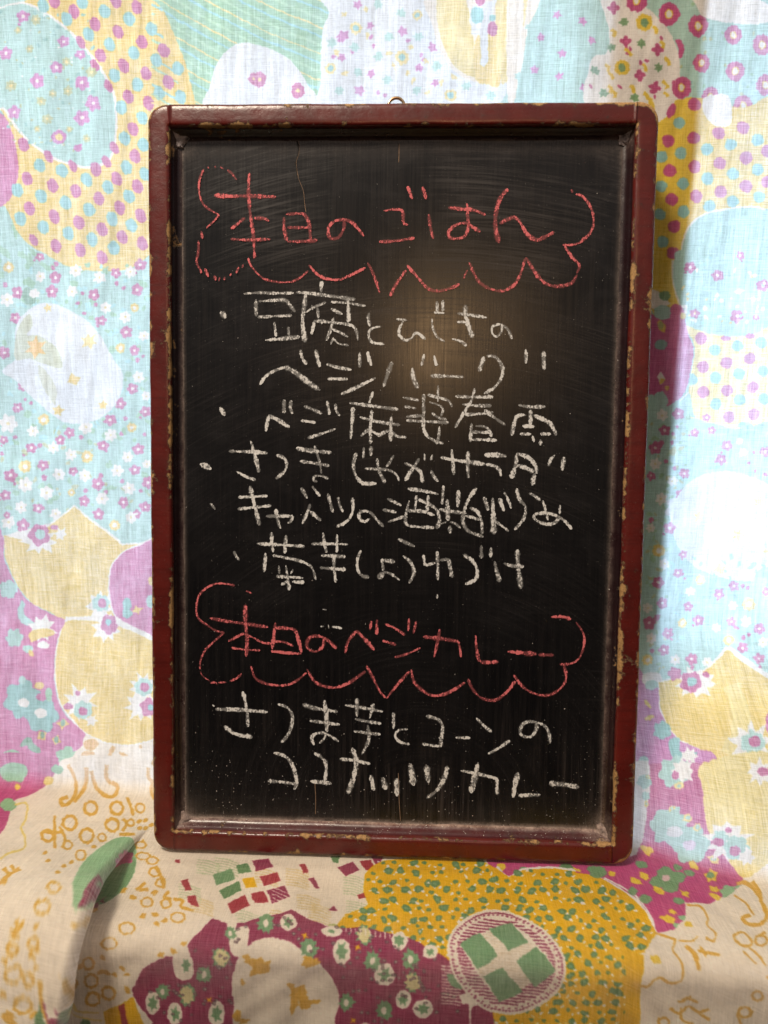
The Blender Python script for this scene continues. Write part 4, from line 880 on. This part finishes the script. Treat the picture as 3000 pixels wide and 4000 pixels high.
def psurf(x, y):
    return -DEP + 0.00012 * np.sin(x * 60 + 1) + 0.0001 * np.sin((y - hh) * 40 + x * 20)

# putty lumps in the four inner corners
def lump(cx, cy, r, seed, mat):
    bm = bmesh.new(); bmesh.ops.create_icosphere(bm, subdivisions=4, radius=1)
    r_ = random.Random(seed)
    ph = [r_.uniform(0, 6) for _ in range(6)]
    for v in bm.verts:
        c = v.co
        k = 1 + .16 * math.sin(c.x * 4 + ph[0]) * math.sin(c.y * 5 + ph[1]) + .10 * math.sin(c.x * 9 + ph[2] + c.z * 4) * math.sin(c.y * 10 + ph[3]) + .05 * math.sin(c.x * 19 + ph[4]) * math.sin(c.y * 21 + ph[5])
        sx, sy = (1 if cx > 0 else -1), (1 if cy > hh else -1)
        d = (c.x * sx + c.y * sy) * .5
        v.co = Vector((cx + c.x * r * k, cy + c.y * r * k * 1.12, -DEP + 0.0002 + max(0, c.z) * r * 0.42 * k + max(-.1, d) * r * .95))
    for f in bm.faces: f.smooth = True
    me = bpy.data.meshes.new('corner_putty'); bm.to_mesh(me); bm.free(); me.materials.append(mat)
    o = bpy.data.objects.new('corner_putty', me); col.objects.link(o); o.parent = board
for q in ((-hw + FW + .0028, BH - FW - .0030, .0060, 1, M_putty), (hw - FW - .0026, BH - FW - .0036, .0056, 2, M_putty), (-hw + FW + .0024, FW + .0028, .0055, 3, M_putty_low), (hw - FW - .0026, FW + .0030, .0058, 4, M_putty_low)): lump(*q)

# hanging ring
def torus(name, c, R, r, mat, parent, nu=40, nv=12):
    vs, fs = [], []
    for i in range(nu):
        a = 2 * math.pi * i / nu
        for j in range(nv):
            b = 2 * math.pi * j / nv
            vs.append((c[0] + (R + r * math.cos(b)) * math.cos(a), c[1] + (R + r * math.cos(b)) * math.sin(a), c[2] + r * math.sin(b)))
            fs.append((i * nv + j, ((i + 1) % nu) * nv + j, ((i + 1) % nu) * nv + (j + 1) % nv, i * nv + (j + 1) % nv))
    return mesh_obj(name, vs, fs, mat, parent)
rc = on_board(np.array([[1548., 398.]]), 0.010)[0]
ring_o = torus('hanging_ring', (rc[0], BH + 0.0024, -0.010), 0.0047, 0.00095, M_brass, board)

# cracks in the panel
def ribbon(name, pts, widths, mat, parent, lift, uvs=True, n=None, ref_depth=DEP, merge=None):
    q = np.asarray(pts); d = np.gradient(q, axis=0); L = np.linalg.norm(d, axis=1)[:, None]; d = d / (L + 1e-12)
    nn = np.stack([-d[:, 1], d[:, 0]], -1); vs, fs, uv = [], [], []; s = 0
    for i in range(len(q)):
        if i: s += float(np.hypot(*(q[i] - q[i - 1])))
        for k, tt in enumerate((-1, -.45, .45, 1)):
            p = q[i] + nn[i] * widths[i] * .5 * tt
            vs.append((p[0], p[1], psurf(p[0], p[1]) + lift)); uv.append((.5 + tt * .5, s))
        if i:
            for k in range(3): a = (i - 1) * 4 + k; fs.append((a, a + 1, a + 5, a + 4))
    if merge is not None:
        b = len(merge[0]); merge[0].extend(vs); merge[1].extend([tuple(x + b for x in f) for f in fs]); merge[2].extend(uv); return
    return mesh_obj(name, vs, fs, mat, parent, True, uv=uv)
frame(700, 600, 2.0737)
for s, w in (('955,-100 965,-60 963,0 942,80 960,190', 7), ('942,70 958,188 1000,300 1012,400 1022,470', 4)):
    p = on_board(T(smooth_open(P_(s), 8)), DEP); m = len(p); ww = np.array([w * 1.5e-4 * (1 - .5 * i / m) for i in range(m)])
    ribbon('crack', p + [0.00025, 0], ww * .8, M_crackl, panel, 0.00010); ribbon('crack', p[:int(m * .8)], ww[:int(m * .8)], M_crackd, panel, 0.00016)
frame(0, 0, 1)
for s in ('1557,562 1556,600 1555,635', '1228,3062 1231,3120 1230,3180', '1554,3020 1556,3100 1558,3150 1562,3206'):
    p = on_board(T(smooth_open(P_(s), 8)), DEP); m = len(p)
    ribbon('crack', p + [0.0003, 0], np.full(m, .00042), M_crackl, panel, 0.00010); ribbon('crack', p, np.full(m, .00040), M_crackd, panel, 0.00022)

# ------------------------------------------------------------------ chalk writing, traced stroke by stroke
def char(label, strokes, mat, default=28, name='chalk_character'):
    acc = ([], [], [])
    for si, st in enumerate(strokes.split('/')):
        st = st.strip()
        if not st: continue
        w = default
        if '@' in st: st, ws = st.split('@'); w = float(ws)
        q = smooth_open(P_(st), 7)
        p = on_board(T(q), DEP)
        W_ = w / G[2] * 1.50e-4 * 1.04
        seg = np.hypot(*np.diff(p, axis=0).T); Ltot = seg.sum(); s = np.concatenate([[0], np.cumsum(seg)])
        nS = max(4, int(Ltot / 0.0007)); ss = np.linspace(0, Ltot, nS)
        p = np.stack([np.interp(ss, s, p[:, 0]), np.interp(ss, s, p[:, 1])], -1)
        p += rng.normal(0, 0.00006, p.shape)
        ends = np.minimum(ss, Ltot - ss); tap = np.sqrt(np.clip(ends / (W_ * .45), 0.16, 1))
        var = 1 + .16 * np.sin(ss * 300 + rng.uniform(0, 6)) + .10 * np.sin(ss * 830 + rng.uniform(0, 6)) + rng.normal(0, .10, nS) + rng.uniform(-.16, .16) * (2 * ss / Ltot - 1)
        # extend the ends a little so tapered tips reach where the chalk did
        ribbon(name, p, W_ * tap * var, mat, panel, 0.00030 + 0.00006 * si, merge=acc)
    o = mesh_obj(name, acc[0], acc[1], mat, panel, True, uv=acc[2])
    if label: o['label'] = label
    return o
R_, W_m = M_red, M_white
# heading 1
frame(700, 600, 2.0737)
char('red chalk kanji 本 of the upper heading', '570,158 562,300 575,480 600,650 612,852@32/285,342 420,346 560,345 785,352@38/535,522 480,565 422,612@30/610,525 680,527 730,548@30/415,695 560,702 740,695@28', R_)
char('red chalk kanji 日 of the upper heading', '850,515 850,600 872,708@38/865,492 980,487 1020,500 1052,570 1065,705@32/880,600 1070,600@28/880,714 1060,710 1120,700@30', R_)
char('red chalk kana の of the upper heading', '1335,545 1335,600 1300,670 1250,690 1215,670 1210,600 1260,548 1340,538 1400,560 1450,610 1495,668@32', R_)
char('red chalk cloud outline, left side of the upper heading', '466,215 430,165 390,135@22/360,128 335,108@22/298,118 288,104@20/242,124 236,106@20/200,130 170,200 160,280 180,380 225,440 325,500@20/325,500 280,550 222,607@22/180,630 190,692@22/158,708 158,800 145,880 185,972@24/212,935 240,1000@26/288,990 300,1030@28/330,1005 325,1035@16/372,1000 368,1028@22/415,992 425,975@18/465,975 485,925@24/515,930 522,898@20', R_, name='cloud_outline')
char('red chalk scalloped underline of the upper heading', '560,848 590,920 680,1010 800,1042 900,1040@20/905,1045 980,1005 1045,950@22/1050,903 1120,980 1200,1015 1300,1020 1400,980 1510,925@26/1525,885 1570,970 1625,1132@24', R_, name='cloud_outline')
frame(1400, 600, 1.659)
char('red chalk kana ご of the upper heading', '165,373 230,363 285,375 292,450 320,462@22/135,572 230,568 365,548@24/318,213 350,297@22/415,218 440,297@28', R_)
char('red chalk kana は of the upper heading', '455,393 465,470 485,555@24/582,352 680,362 740,365 825,398@28/703,325 707,400 712,470 690,535 640,552 590,545 590,500 640,460 700,453 740,478 790,507@24', R_)
char('red chalk kana ん of the upper heading', '968,228 920,290 892,380 888,480 910,580@34/915,455 960,430 1010,415 1050,450 1090,520 1150,560 1200,545 1268,510@28', R_)
char('red chalk cloud outline, right side of the upper heading', '1378,235 1388,255@18/1405,265 1450,280 1500,340 1522,420 1510,500 1450,565 1400,590 1325,595@20/1335,600 1380,670 1430,725 1415,778@22/1415,785 1380,840 1310,860 1240,855 1180,815 1130,750 1085,675@26/1080,680 1050,780 1010,850 940,890 860,880 790,840 750,780 718,705@24/705,755 680,812@16/655,845 600,872 520,892 450,875 380,800 315,725@24/308,758 250,840 205,925@24', R_, name='cloud_outline')
# dish 1
frame(800, 1080, 2.37)
char('white chalk bullet before the tofu line', '145,330 168,350 195,388@58', W_m, name='chalk_bullet')
char('white chalk kanji 豆', '360,162 500,152 640,157 822,152@32/475,212 478,370@44/500,232 600,226 740,220 785,262 838,330@38/490,378 640,370 808,362@34/645,425 662,560@36/775,468 780,548@38/562,592 700,580 885,560@42', W_m)
char('white chalk kanji 腐', '1080,42 1077,148@36/848,148 1000,160 1200,187 1392,214@40/937,155 915,320 905,450 930,608@46/935,335 1000,292 1122,240@26/990,265 1000,312@28/1042,290 1055,388@34/1168,238 1320,247 1490,275@28/1325,200 1335,425@46/1168,300 1275,352@36/1020,402 990,540@30/1025,412 1200,430 1350,452 1400,500 1420,595@34/1195,382 1170,480 1128,595@34/1180,490 1250,520 1325,562@34/1190,568 1170,632@24/1200,580 1240,625 1335,640@24', W_m)
char('white chalk kana ベ with voicing marks, third line', '508,1005 570,920 660,868 745,838@34/735,842 780,855 860,905 950,975 1068,1055@56/885,680 905,760 945,815@42/1025,680 1045,760 1065,840@42', W_m)
char('white chalk kana ジ of the third line', '1128,812 1240,845 1358,862@36/1138,948 1322,950@38/1262,1092 1400,1030 1582,938@38/1435,700 1435,845@42/1508,695 1520,760 1545,828@38', W_m)
frame(1400, 1100, 2.0737)
char('white chalk kana と', '85,255 80,300 95,362@38/180,365 110,380 82,430 110,490 208,508@26', W_m)
char('white chalk kana ひ', '308,305 392,312@24/368,310 330,390 335,440 380,475 430,460 455,422 485,422 545,468@28', W_m)
char('white chalk kana じ of the second line', '595,300 600,370 640,450 700,485@22/635,158 640,242@30/685,152 682,240@34/612,250 698,256@26', W_m)
char('white chalk kana き', '865,188 870,280 890,350 925,455@42/800,258 880,266 940,276 1038,292@30/798,327 875,330@28/758,465 830,485 878,522@28', W_m)
char('white chalk kana の of the second line', '1160,345 1160,400 1130,440 1100,440 1080,400 1090,362 1150,342@24/1170,352 1210,390 1245,465@32', W_m)
char('white chalk kana バ', '272,648 240,740 203,855@38/435,698 445,780 482,865@42/532,588 512,685@32/612,598 632,685@28', W_m)
char('white chalk long-vowel dash of the third line', '585,765 720,767 848,772@34', W_m)
char('white chalk kana グ', '1018,608 975,728@38/1038,600 1110,612 1160,680 1165,760 1110,850 1018,910@32/1355,548 1358,665@30/1500,562 1500,640 1505,715@40', W_m)
# dish 2
frame(700, 1500, 2.0737)
char('white chalk bullet before the fourth line', '330,188 350,220 372,258@38', W_m, name='chalk_bullet')
char('white chalk kana ベ of the fourth line', '727,258 712,320 703,382@42/725,255 800,290 895,352@38/850,128 850,237@36/907,132 903,190 918,242@34', W_m)
char('white chalk kana ジ of the fourth line', '1012,180 1080,205 1155,240@30/988,297 1108,313@30/1042,438 1150,405 1270,362@28/1200,138 1218,250@34/1265,158 1275,220 1302,258@30', W_m)
char('white chalk kanji 麻', '1570,62 1538,158@32/1378,153 1560,178 1775,207@32/1410,188 1390,445@36/1465,268 1530,287 1640,312 1790,332@32/1560,213 1550,340 1550,485@32/1538,363 1472,423@30/1555,375 1600,405 1625,400@26', W_m)
frame(1450, 1500, 1.9518)
char('white chalk right half of the kanji 麻', '155,242 150,330 148,438@34/150,350 100,370 52,402@28/155,360 200,400 268,405@26', W_m)
char('white chalk kanji 婆', '240,103 365,125@30/252,170 342,186@28/268,250 390,242@28/400,78 400,200 398,330 430,400 500,440 552,452@32/428,83 520,105 590,130 618,175@28/510,12 508,135@18/443,138 520,165 548,200 530,248@20/462,223 520,260 575,272@28/268,278 400,286 593,295@28/520,322 515,400 495,458@30', W_m)
char('white chalk kanji 春', '643,94 740,98 930,100@28/693,155 800,165 917,166@28/715,233 860,226 932,215@26/790,32 762,130 700,230 638,335@28/863,198 930,250 1023,314@34/765,298 755,442@28/793,320 860,325 900,355 917,403@26/768,366 902,371@26/760,426 860,425 958,430@30', W_m)
char('white chalk kanji 雨', '1122,160 1220,175 1328,172@30/1215,198 1215,312@36/1180,238 1120,240 1090,300 1070,395@34/1235,238 1310,270 1370,310 1412,393@36/1152,320 1242,325@30/1133,382 1218,382@30/1288,382 1368,382@32/1228,395 1240,442@28/1290,425 1290,468@32', W_m)
# dish 3
frame(700, 1500, 2.0737)
char('white chalk bullet before the fifth line', '168,648 215,665 262,690@50', W_m, name='chalk_bullet')
char('white chalk kana さ of the fifth line', '403,545 560,548 718,560@34/580,462 610,560 648,715@36/468,708 540,750 622,778@28', W_m)
char('white chalk kana つ of the fifth line', '785,575 850,600 872,650 850,710 783,768@32', W_m)
char('white chalk kana ま of the fifth line', '948,520 1080,542 1235,555@40/978,625 1100,642 1218,662@32/1095,498 1135,620 1152,725@24/1120,792 1088,778 1100,748 1150,745 1213,768@28', W_m)
char('white chalk kana じ of the fifth line', '1434,557 1412,650 1430,740 1490,802 1598,805@34/1495,513 1492,603@32/1555,503 1550,583@34', W_m)
frame(1450, 1500, 1.9518)
char('white chalk small kana ゃ', '45,567 60,660 107,755@32/-50,645 60,650 130,655 190,690 212,738@26/172,543 140,600 113,632@26', W_m)
char('white chalk kana が', '253,603 330,635 380,680 392,753@30/367,567 320,640 258,738@32/455,657 480,710 513,743@32/405,532 410,583@20/467,538 455,583@26', W_m)
char('white chalk kana サ', '528,560 640,580 870,612@36/612,497 622,600 630,693@30/738,512 735,620 740,718@34', W_m)
char('white chalk kana ラ', '860,543 950,541 1030,550@38/873,613 940,625 975,655 990,703@30', W_m)
char('white chalk kana ダ', '1108,535 1100,620 1068,720@40/1105,532 1190,555 1250,620 1262,685@36/1110,618 1180,640 1240,672@38/1245,680 1230,775@38/1400,540 1365,580 1350,625@32/1468,557 1453,660@44', W_m)
# dish 4
frame(700, 1500, 2.0737)
char('white chalk bullet before the sixth line', '252,968 268,982 292,1015@28', W_m, name='chalk_bullet')
char('white chalk kana キ', '478,918 600,912 718,905@28/475,1012 600,1000 745,985@28/575,828 605,950 652,1145@38', W_m)
char('white chalk small kana ャ', '703,1072 800,1070 910,1072 905,1110 878,1128@32/782,1012 795,1090 822,1172@32', W_m)
char('white chalk kana ベ of the sixth line', '1062,972 1045,1025 998,1132@30/1060,1030 1100,1065 1148,1108@32/988,840 1038,925@32/1078,828 1142,910@32', W_m)
char('white chalk kana ツ of the sixth line', '1203,885 1245,1040@32/1288,915 1300,980 1328,1038@30/1405,920 1405,1030 1360,1110 1272,1158@30', W_m)
char('white chalk kana の of the sixth line', '1545,1090 1500,1115 1462,1090 1460,1045 1510,1028 1560,1050 1600,1100 1655,1155@30', W_m)
frame(1450, 1500, 1.9518)
char('white chalk kanji 酒', '122,873 232,927@32/88,958 192,977@34/128,1052 252,1010@24/278,798 400,815 513,840@30/345,848 335,952@28/435,848 425,973@28/290,888 265,1000 270,1070 350,1088 482,1095@28/360,880 440,915 500,960 520,1040 498,1103@32/278,965 380,970 483,1000@32', W_m)
char('white chalk kanji 粕', '550,772 542,918@32/665,808 660,938@34/518,953 600,970 725,985@30/580,878 585,1045@38/598,1080 602,1138@46/600,1050 640,1065 683,1098@26/575,1050 525,1068@18/802,792 740,880 705,980 700,1050 740,1120 855,1165@32/753,943 810,975 840,1050 845,1145@32/718,1003 832,1036@26', W_m)
char('white chalk kana い-shaped strokes after 粕', '860,862 892,962@36/925,868 930,1000 935,1145@46/975,872 1012,968@40/945,1045 1000,1085 1048,1123@28', W_m)
char('white chalk kana り', '1013,822 1045,885 1068,948@24/1110,797 1125,870 1175,930@34/1178,925 1165,1020 1092,1113@28', W_m)
char('white chalk kana at the end of the sixth line', '1203,832 1240,850 1288,888@30/1305,887 1330,968@28/1438,922 1435,993@26/1440,1020 1380,1065 1300,1060 1240,1020 1260,990 1340,985 1400,1000 1470,1040 1528,1105@30/1340,990 1345,1040@28', W_m)
# dish 5
frame(850, 2000, 2.37)
char('white chalk bullet before the seventh line', '150,362 175,410 203,448@28', W_m, name='chalk_bullet')
char('white chalk kanji 菊', '362,292 600,305 808,318@34/498,187 505,280 515,373@34/635,212 628,300 622,383@36/445,378 440,460 432,553@36/512,400 640,425 770,455 870,510 910,625@32/568,498 575,573@26/632,490 650,600 665,722@32/700,528 680,572@28/543,595 660,600 792,610@32/592,673 660,630@28/690,645 805,645@40', W_m)
char('white chalk kanji 芋 of the seventh line', '867,295 1040,295 1208,300@32/976,192 990,290 1010,378@32/1105,207 1105,373@32/957,402 1080,408 1183,412@40/947,515 1080,525 1188,532@36/1075,400 1080,520 1095,652@38', W_m)
char('white chalk kana し', '1328,355 1295,440 1300,540 1340,590 1403,605@34', W_m)
frame(1300, 1950, 2.0737)
char('white chalk small kana ょ', '388,492 502,506@38/398,490 410,580@26/405,592 370,620 385,638 408,605 420,590 470,605 543,655@28', W_m)
char('white chalk kana う', '530,322 600,355 663,382@36/568,458 630,510 655,570 650,620 617,680@32', W_m)
char('white chalk kana ゆ', '735,450 750,530 830,515@30/868,495 930,490 950,550 968,635@34/845,422 850,540 850,655@34', W_m)
char('white chalk kana づ', '1058,448 1130,500 1170,570 1155,650 1070,690@34/1202,372 1205,480@32/1282,388 1278,470@36', W_m)
char('white chalk kana け', '1308,500 1325,570 1352,670@38/1383,520 1460,540 1548,545@32/1493,407 1500,540 1525,725@46', W_m)
char('white chalk dab under the seventh line', '845,768 845,802@22', W_m, name='chalk_dab')
# heading 2
frame(740, 2240, 2.0737)
char('red chalk cloud outline, left side of the lower heading', '507,160 460,140@14/370,96 270,80 190,90 110,140 70,200 58,300 80,370 150,420 210,460 285,480@22/278,482 200,550 130,620 92,700 88,775@22/88,790 110,830 165,870@12/170,885 215,880 225,900@20/235,882 300,880@18/330,868 380,850 427,808@22', R_, name='cloud_outline')
char('red chalk kanji 本 of the lower heading', '455,252 455,400 468,530 462,672@38/165,360 300,385 450,405 638,434@32/318,547 400,505 440,488 520,520 600,560 665,567@24/343,600 450,615 573,620@22', R_)
char('red chalk kanji 日 of the lower heading', '697,398 685,500 670,612@34/695,440 780,442 855,460 885,540 907,640@34/690,550 770,555 842,588@28/662,628 780,640 905,650@28', R_)
char('red chalk kana の of the lower heading', '1090,530 1080,590 1030,630 970,615 950,570 980,515 1050,508 1120,540 1193,608@32', R_)
char('red chalk kana ベ of the lower heading', '1262,645 1285,550 1352,465@32/1352,460 1420,530 1498,618@34/1475,383 1462,458@26/1518,372 1518,493@28', R_)
char('red chalk scalloped underline, left half of the lower heading', '500,750 530,840 600,885 700,905 800,900 880,860 948,803@26/952,772 1010,870 1100,915 1200,920 1300,880 1428,790@30/1435,747 1490,850 1540,950 1590,1003@26', R_, name='cloud_outline')
char('white chalk dabs left above the lower heading', '1062,430 1092,426@16/1126,415 1130,445@12/1155,430 1200,436 1237,444@26/1078,290 1112,293@16', W_m, name='chalk_dab')
frame(1500, 2340, 1.8433)
char('red chalk kana ジ of the lower heading', '8,178 80,210 152,258@26/-10,298 88,328@26/78,418 160,395 260,350@22/180,138 175,228@22/232,158 212,248@24', R_)
char('red chalk kana カ of the lower heading', '282,270 400,283 535,305@32/535,305 548,360 553,418@20/402,215 385,310 360,418@26', R_)
char('red chalk kana レ of the lower heading', '658,262 665,340 680,430 700,448@24/695,455 760,455 822,450@38', R_)
char('red chalk long-vowel dash of the lower heading', '892,378 1000,388 1100,395@36/1110,400 1222,402@34', R_)
char('red chalk cloud outline, right side of the lower heading', '1203,128 1290,128 1345,145@28/1380,165 1420,220 1440,270 1435,350 1400,430 1340,465 1265,470@20/1295,475 1310,560 1280,630 1200,685 1120,690 1040,660 980,610 935,545@24/943,590 900,650 840,705 780,728 700,710 640,650 602,572@26/583,598 520,640 430,685 340,690 270,650 215,590 195,505@28/182,518 100,610 18,712@24', R_, name='cloud_outline')
# curry
frame(800, 2680, 2.0737)
char('white chalk kana さ of the ninth line', '62,150 80,165@16/88,187 200,188 350,195 510,210@40/310,42 340,180 352,328@34/158,322 250,385 388,412@40', W_m)
char('white chalk kana つ of the ninth line', '592,143 670,175 710,240 700,330 670,400 620,458@34', W_m)
char('white chalk kana ま of the ninth line', '792,148 900,180 1078,207@38/848,280 970,295 1093,312@34/970,112 985,250 990,370@44/985,375 970,420 930,462@26/885,475 868,425 890,388 960,378 1030,410 1085,448@30', W_m)
char('white chalk kanji 芋 of the ninth line', '1135,153 1280,175 1443,205@32/1233,97 1232,252@38/1367,138 1335,260@32/1217,265 1320,285 1428,300@32/1207,363 1320,378 1423,388@30/1320,312 1330,420 1300,500 1270,552@32', W_m)
char('white chalk kana コ, first of the last line', '558,540 640,562 700,620 735,720 745,785 722,838@38/512,767 620,775 740,792@36', W_m)
char('white chalk kana コ, second of the last line', '885,543 930,565 965,600@34/965,590 985,650 975,765@40/857,770 940,778 1028,788@36', W_m)
char('white chalk kana ナ', '1093,590 1200,600 1340,628@36/1195,498 1225,610 1205,740 1158,870@46', W_m)
char('white chalk small kana ッ', '1345,720 1370,845@48/1440,738 1468,838@54/1553,745 1558,890@50', W_m)
frame(1500, 2680, 2.0737)
char('white chalk kana と of the ninth line', '77,212 78,345@38/193,345 120,355 90,400 130,450 208,468@24', W_m)
char('white chalk kana コ of the ninth line', '342,240 440,270 475,330 462,420 462,493@34/308,465 380,478 470,487@30', W_m)
char('white chalk long-vowel dash of the ninth line', '578,415 698,418@30', W_m)
char('white chalk kana ン', '747,257 810,320 873,373@30/842,548 930,500 1018,438@32', W_m)
char('white chalk kana の of the ninth line', '1230,295 1235,340 1200,400 1150,410 1105,385 1110,330 1150,290 1220,290 1300,320 1335,380 1345,463@32', W_m)
char('white chalk kana ツ of the last line', '212,625 240,805@60/343,643 360,783@60/512,645 490,740 430,840 345,905@44', W_m)
char('white chalk kana カ of the last line', '622,683 760,710 920,750@34/915,750 915,880@40/762,617 735,740 705,865@52', W_m)
char('white chalk kana レ of the last line', '1087,697 1060,800 1045,903@48/1090,887 1180,880 1265,880@38', W_m)
char('white chalk long-vowel dash of the last line', '1338,785 1450,795 1580,815@54', W_m)

# chalk crumbs caught on the lower moulding and the panel
bm = bmesh.new(); r_ = random.Random(5)
def crumb(x, y, z, r):
    g = bmesh.ops.create_icosphere(bm, subdivisions=1, radius=r)
    s = (r_.uniform(.7, 1.3), r_.uniform(.7, 1.3), r_.uniform(.4, .9))
    for v in g['verts']: v.co = Vector((x + v.co.x * s[0], y + v.co.y * s[1], z + v.co.z * s[2]))
for _ in range(110):
    x = r_.uniform(-PX, PX); ins = r_.uniform(0.0006, 0.0048); h = np.interp(ins, [q[0] for q in mprof], [q[1] for q in mprof])
    crumb(x, FW + ins, h + .0001, r_.choice([.00018, .00022, .0003]))
for _ in range(130):
    x = r_.uniform(-PX, PX); y = FW + .005 + abs(r_.gauss(0, .022)); crumb(x, y, float(psurf(x, y)) + .0001, r_.choice([.00014, .00018, .00024]))
for _ in range(90):
    x = r_.uniform(-PX, PX); y = r_.uniform(.03, .42); crumb(x, y, float(psurf(x, y)) + .0001, r_.choice([.00012, .00016, .00022]))
me = bpy.data.meshes.new('chalk_crumbs'); bm.to_mesh(me); bm.free(); me.materials.append(M_crumb)
cr = bpy.data.objects.new('chalk_crumbs', me); col.objects.link(cr); cr.parent = panel; tag(cr, kind='stuff')
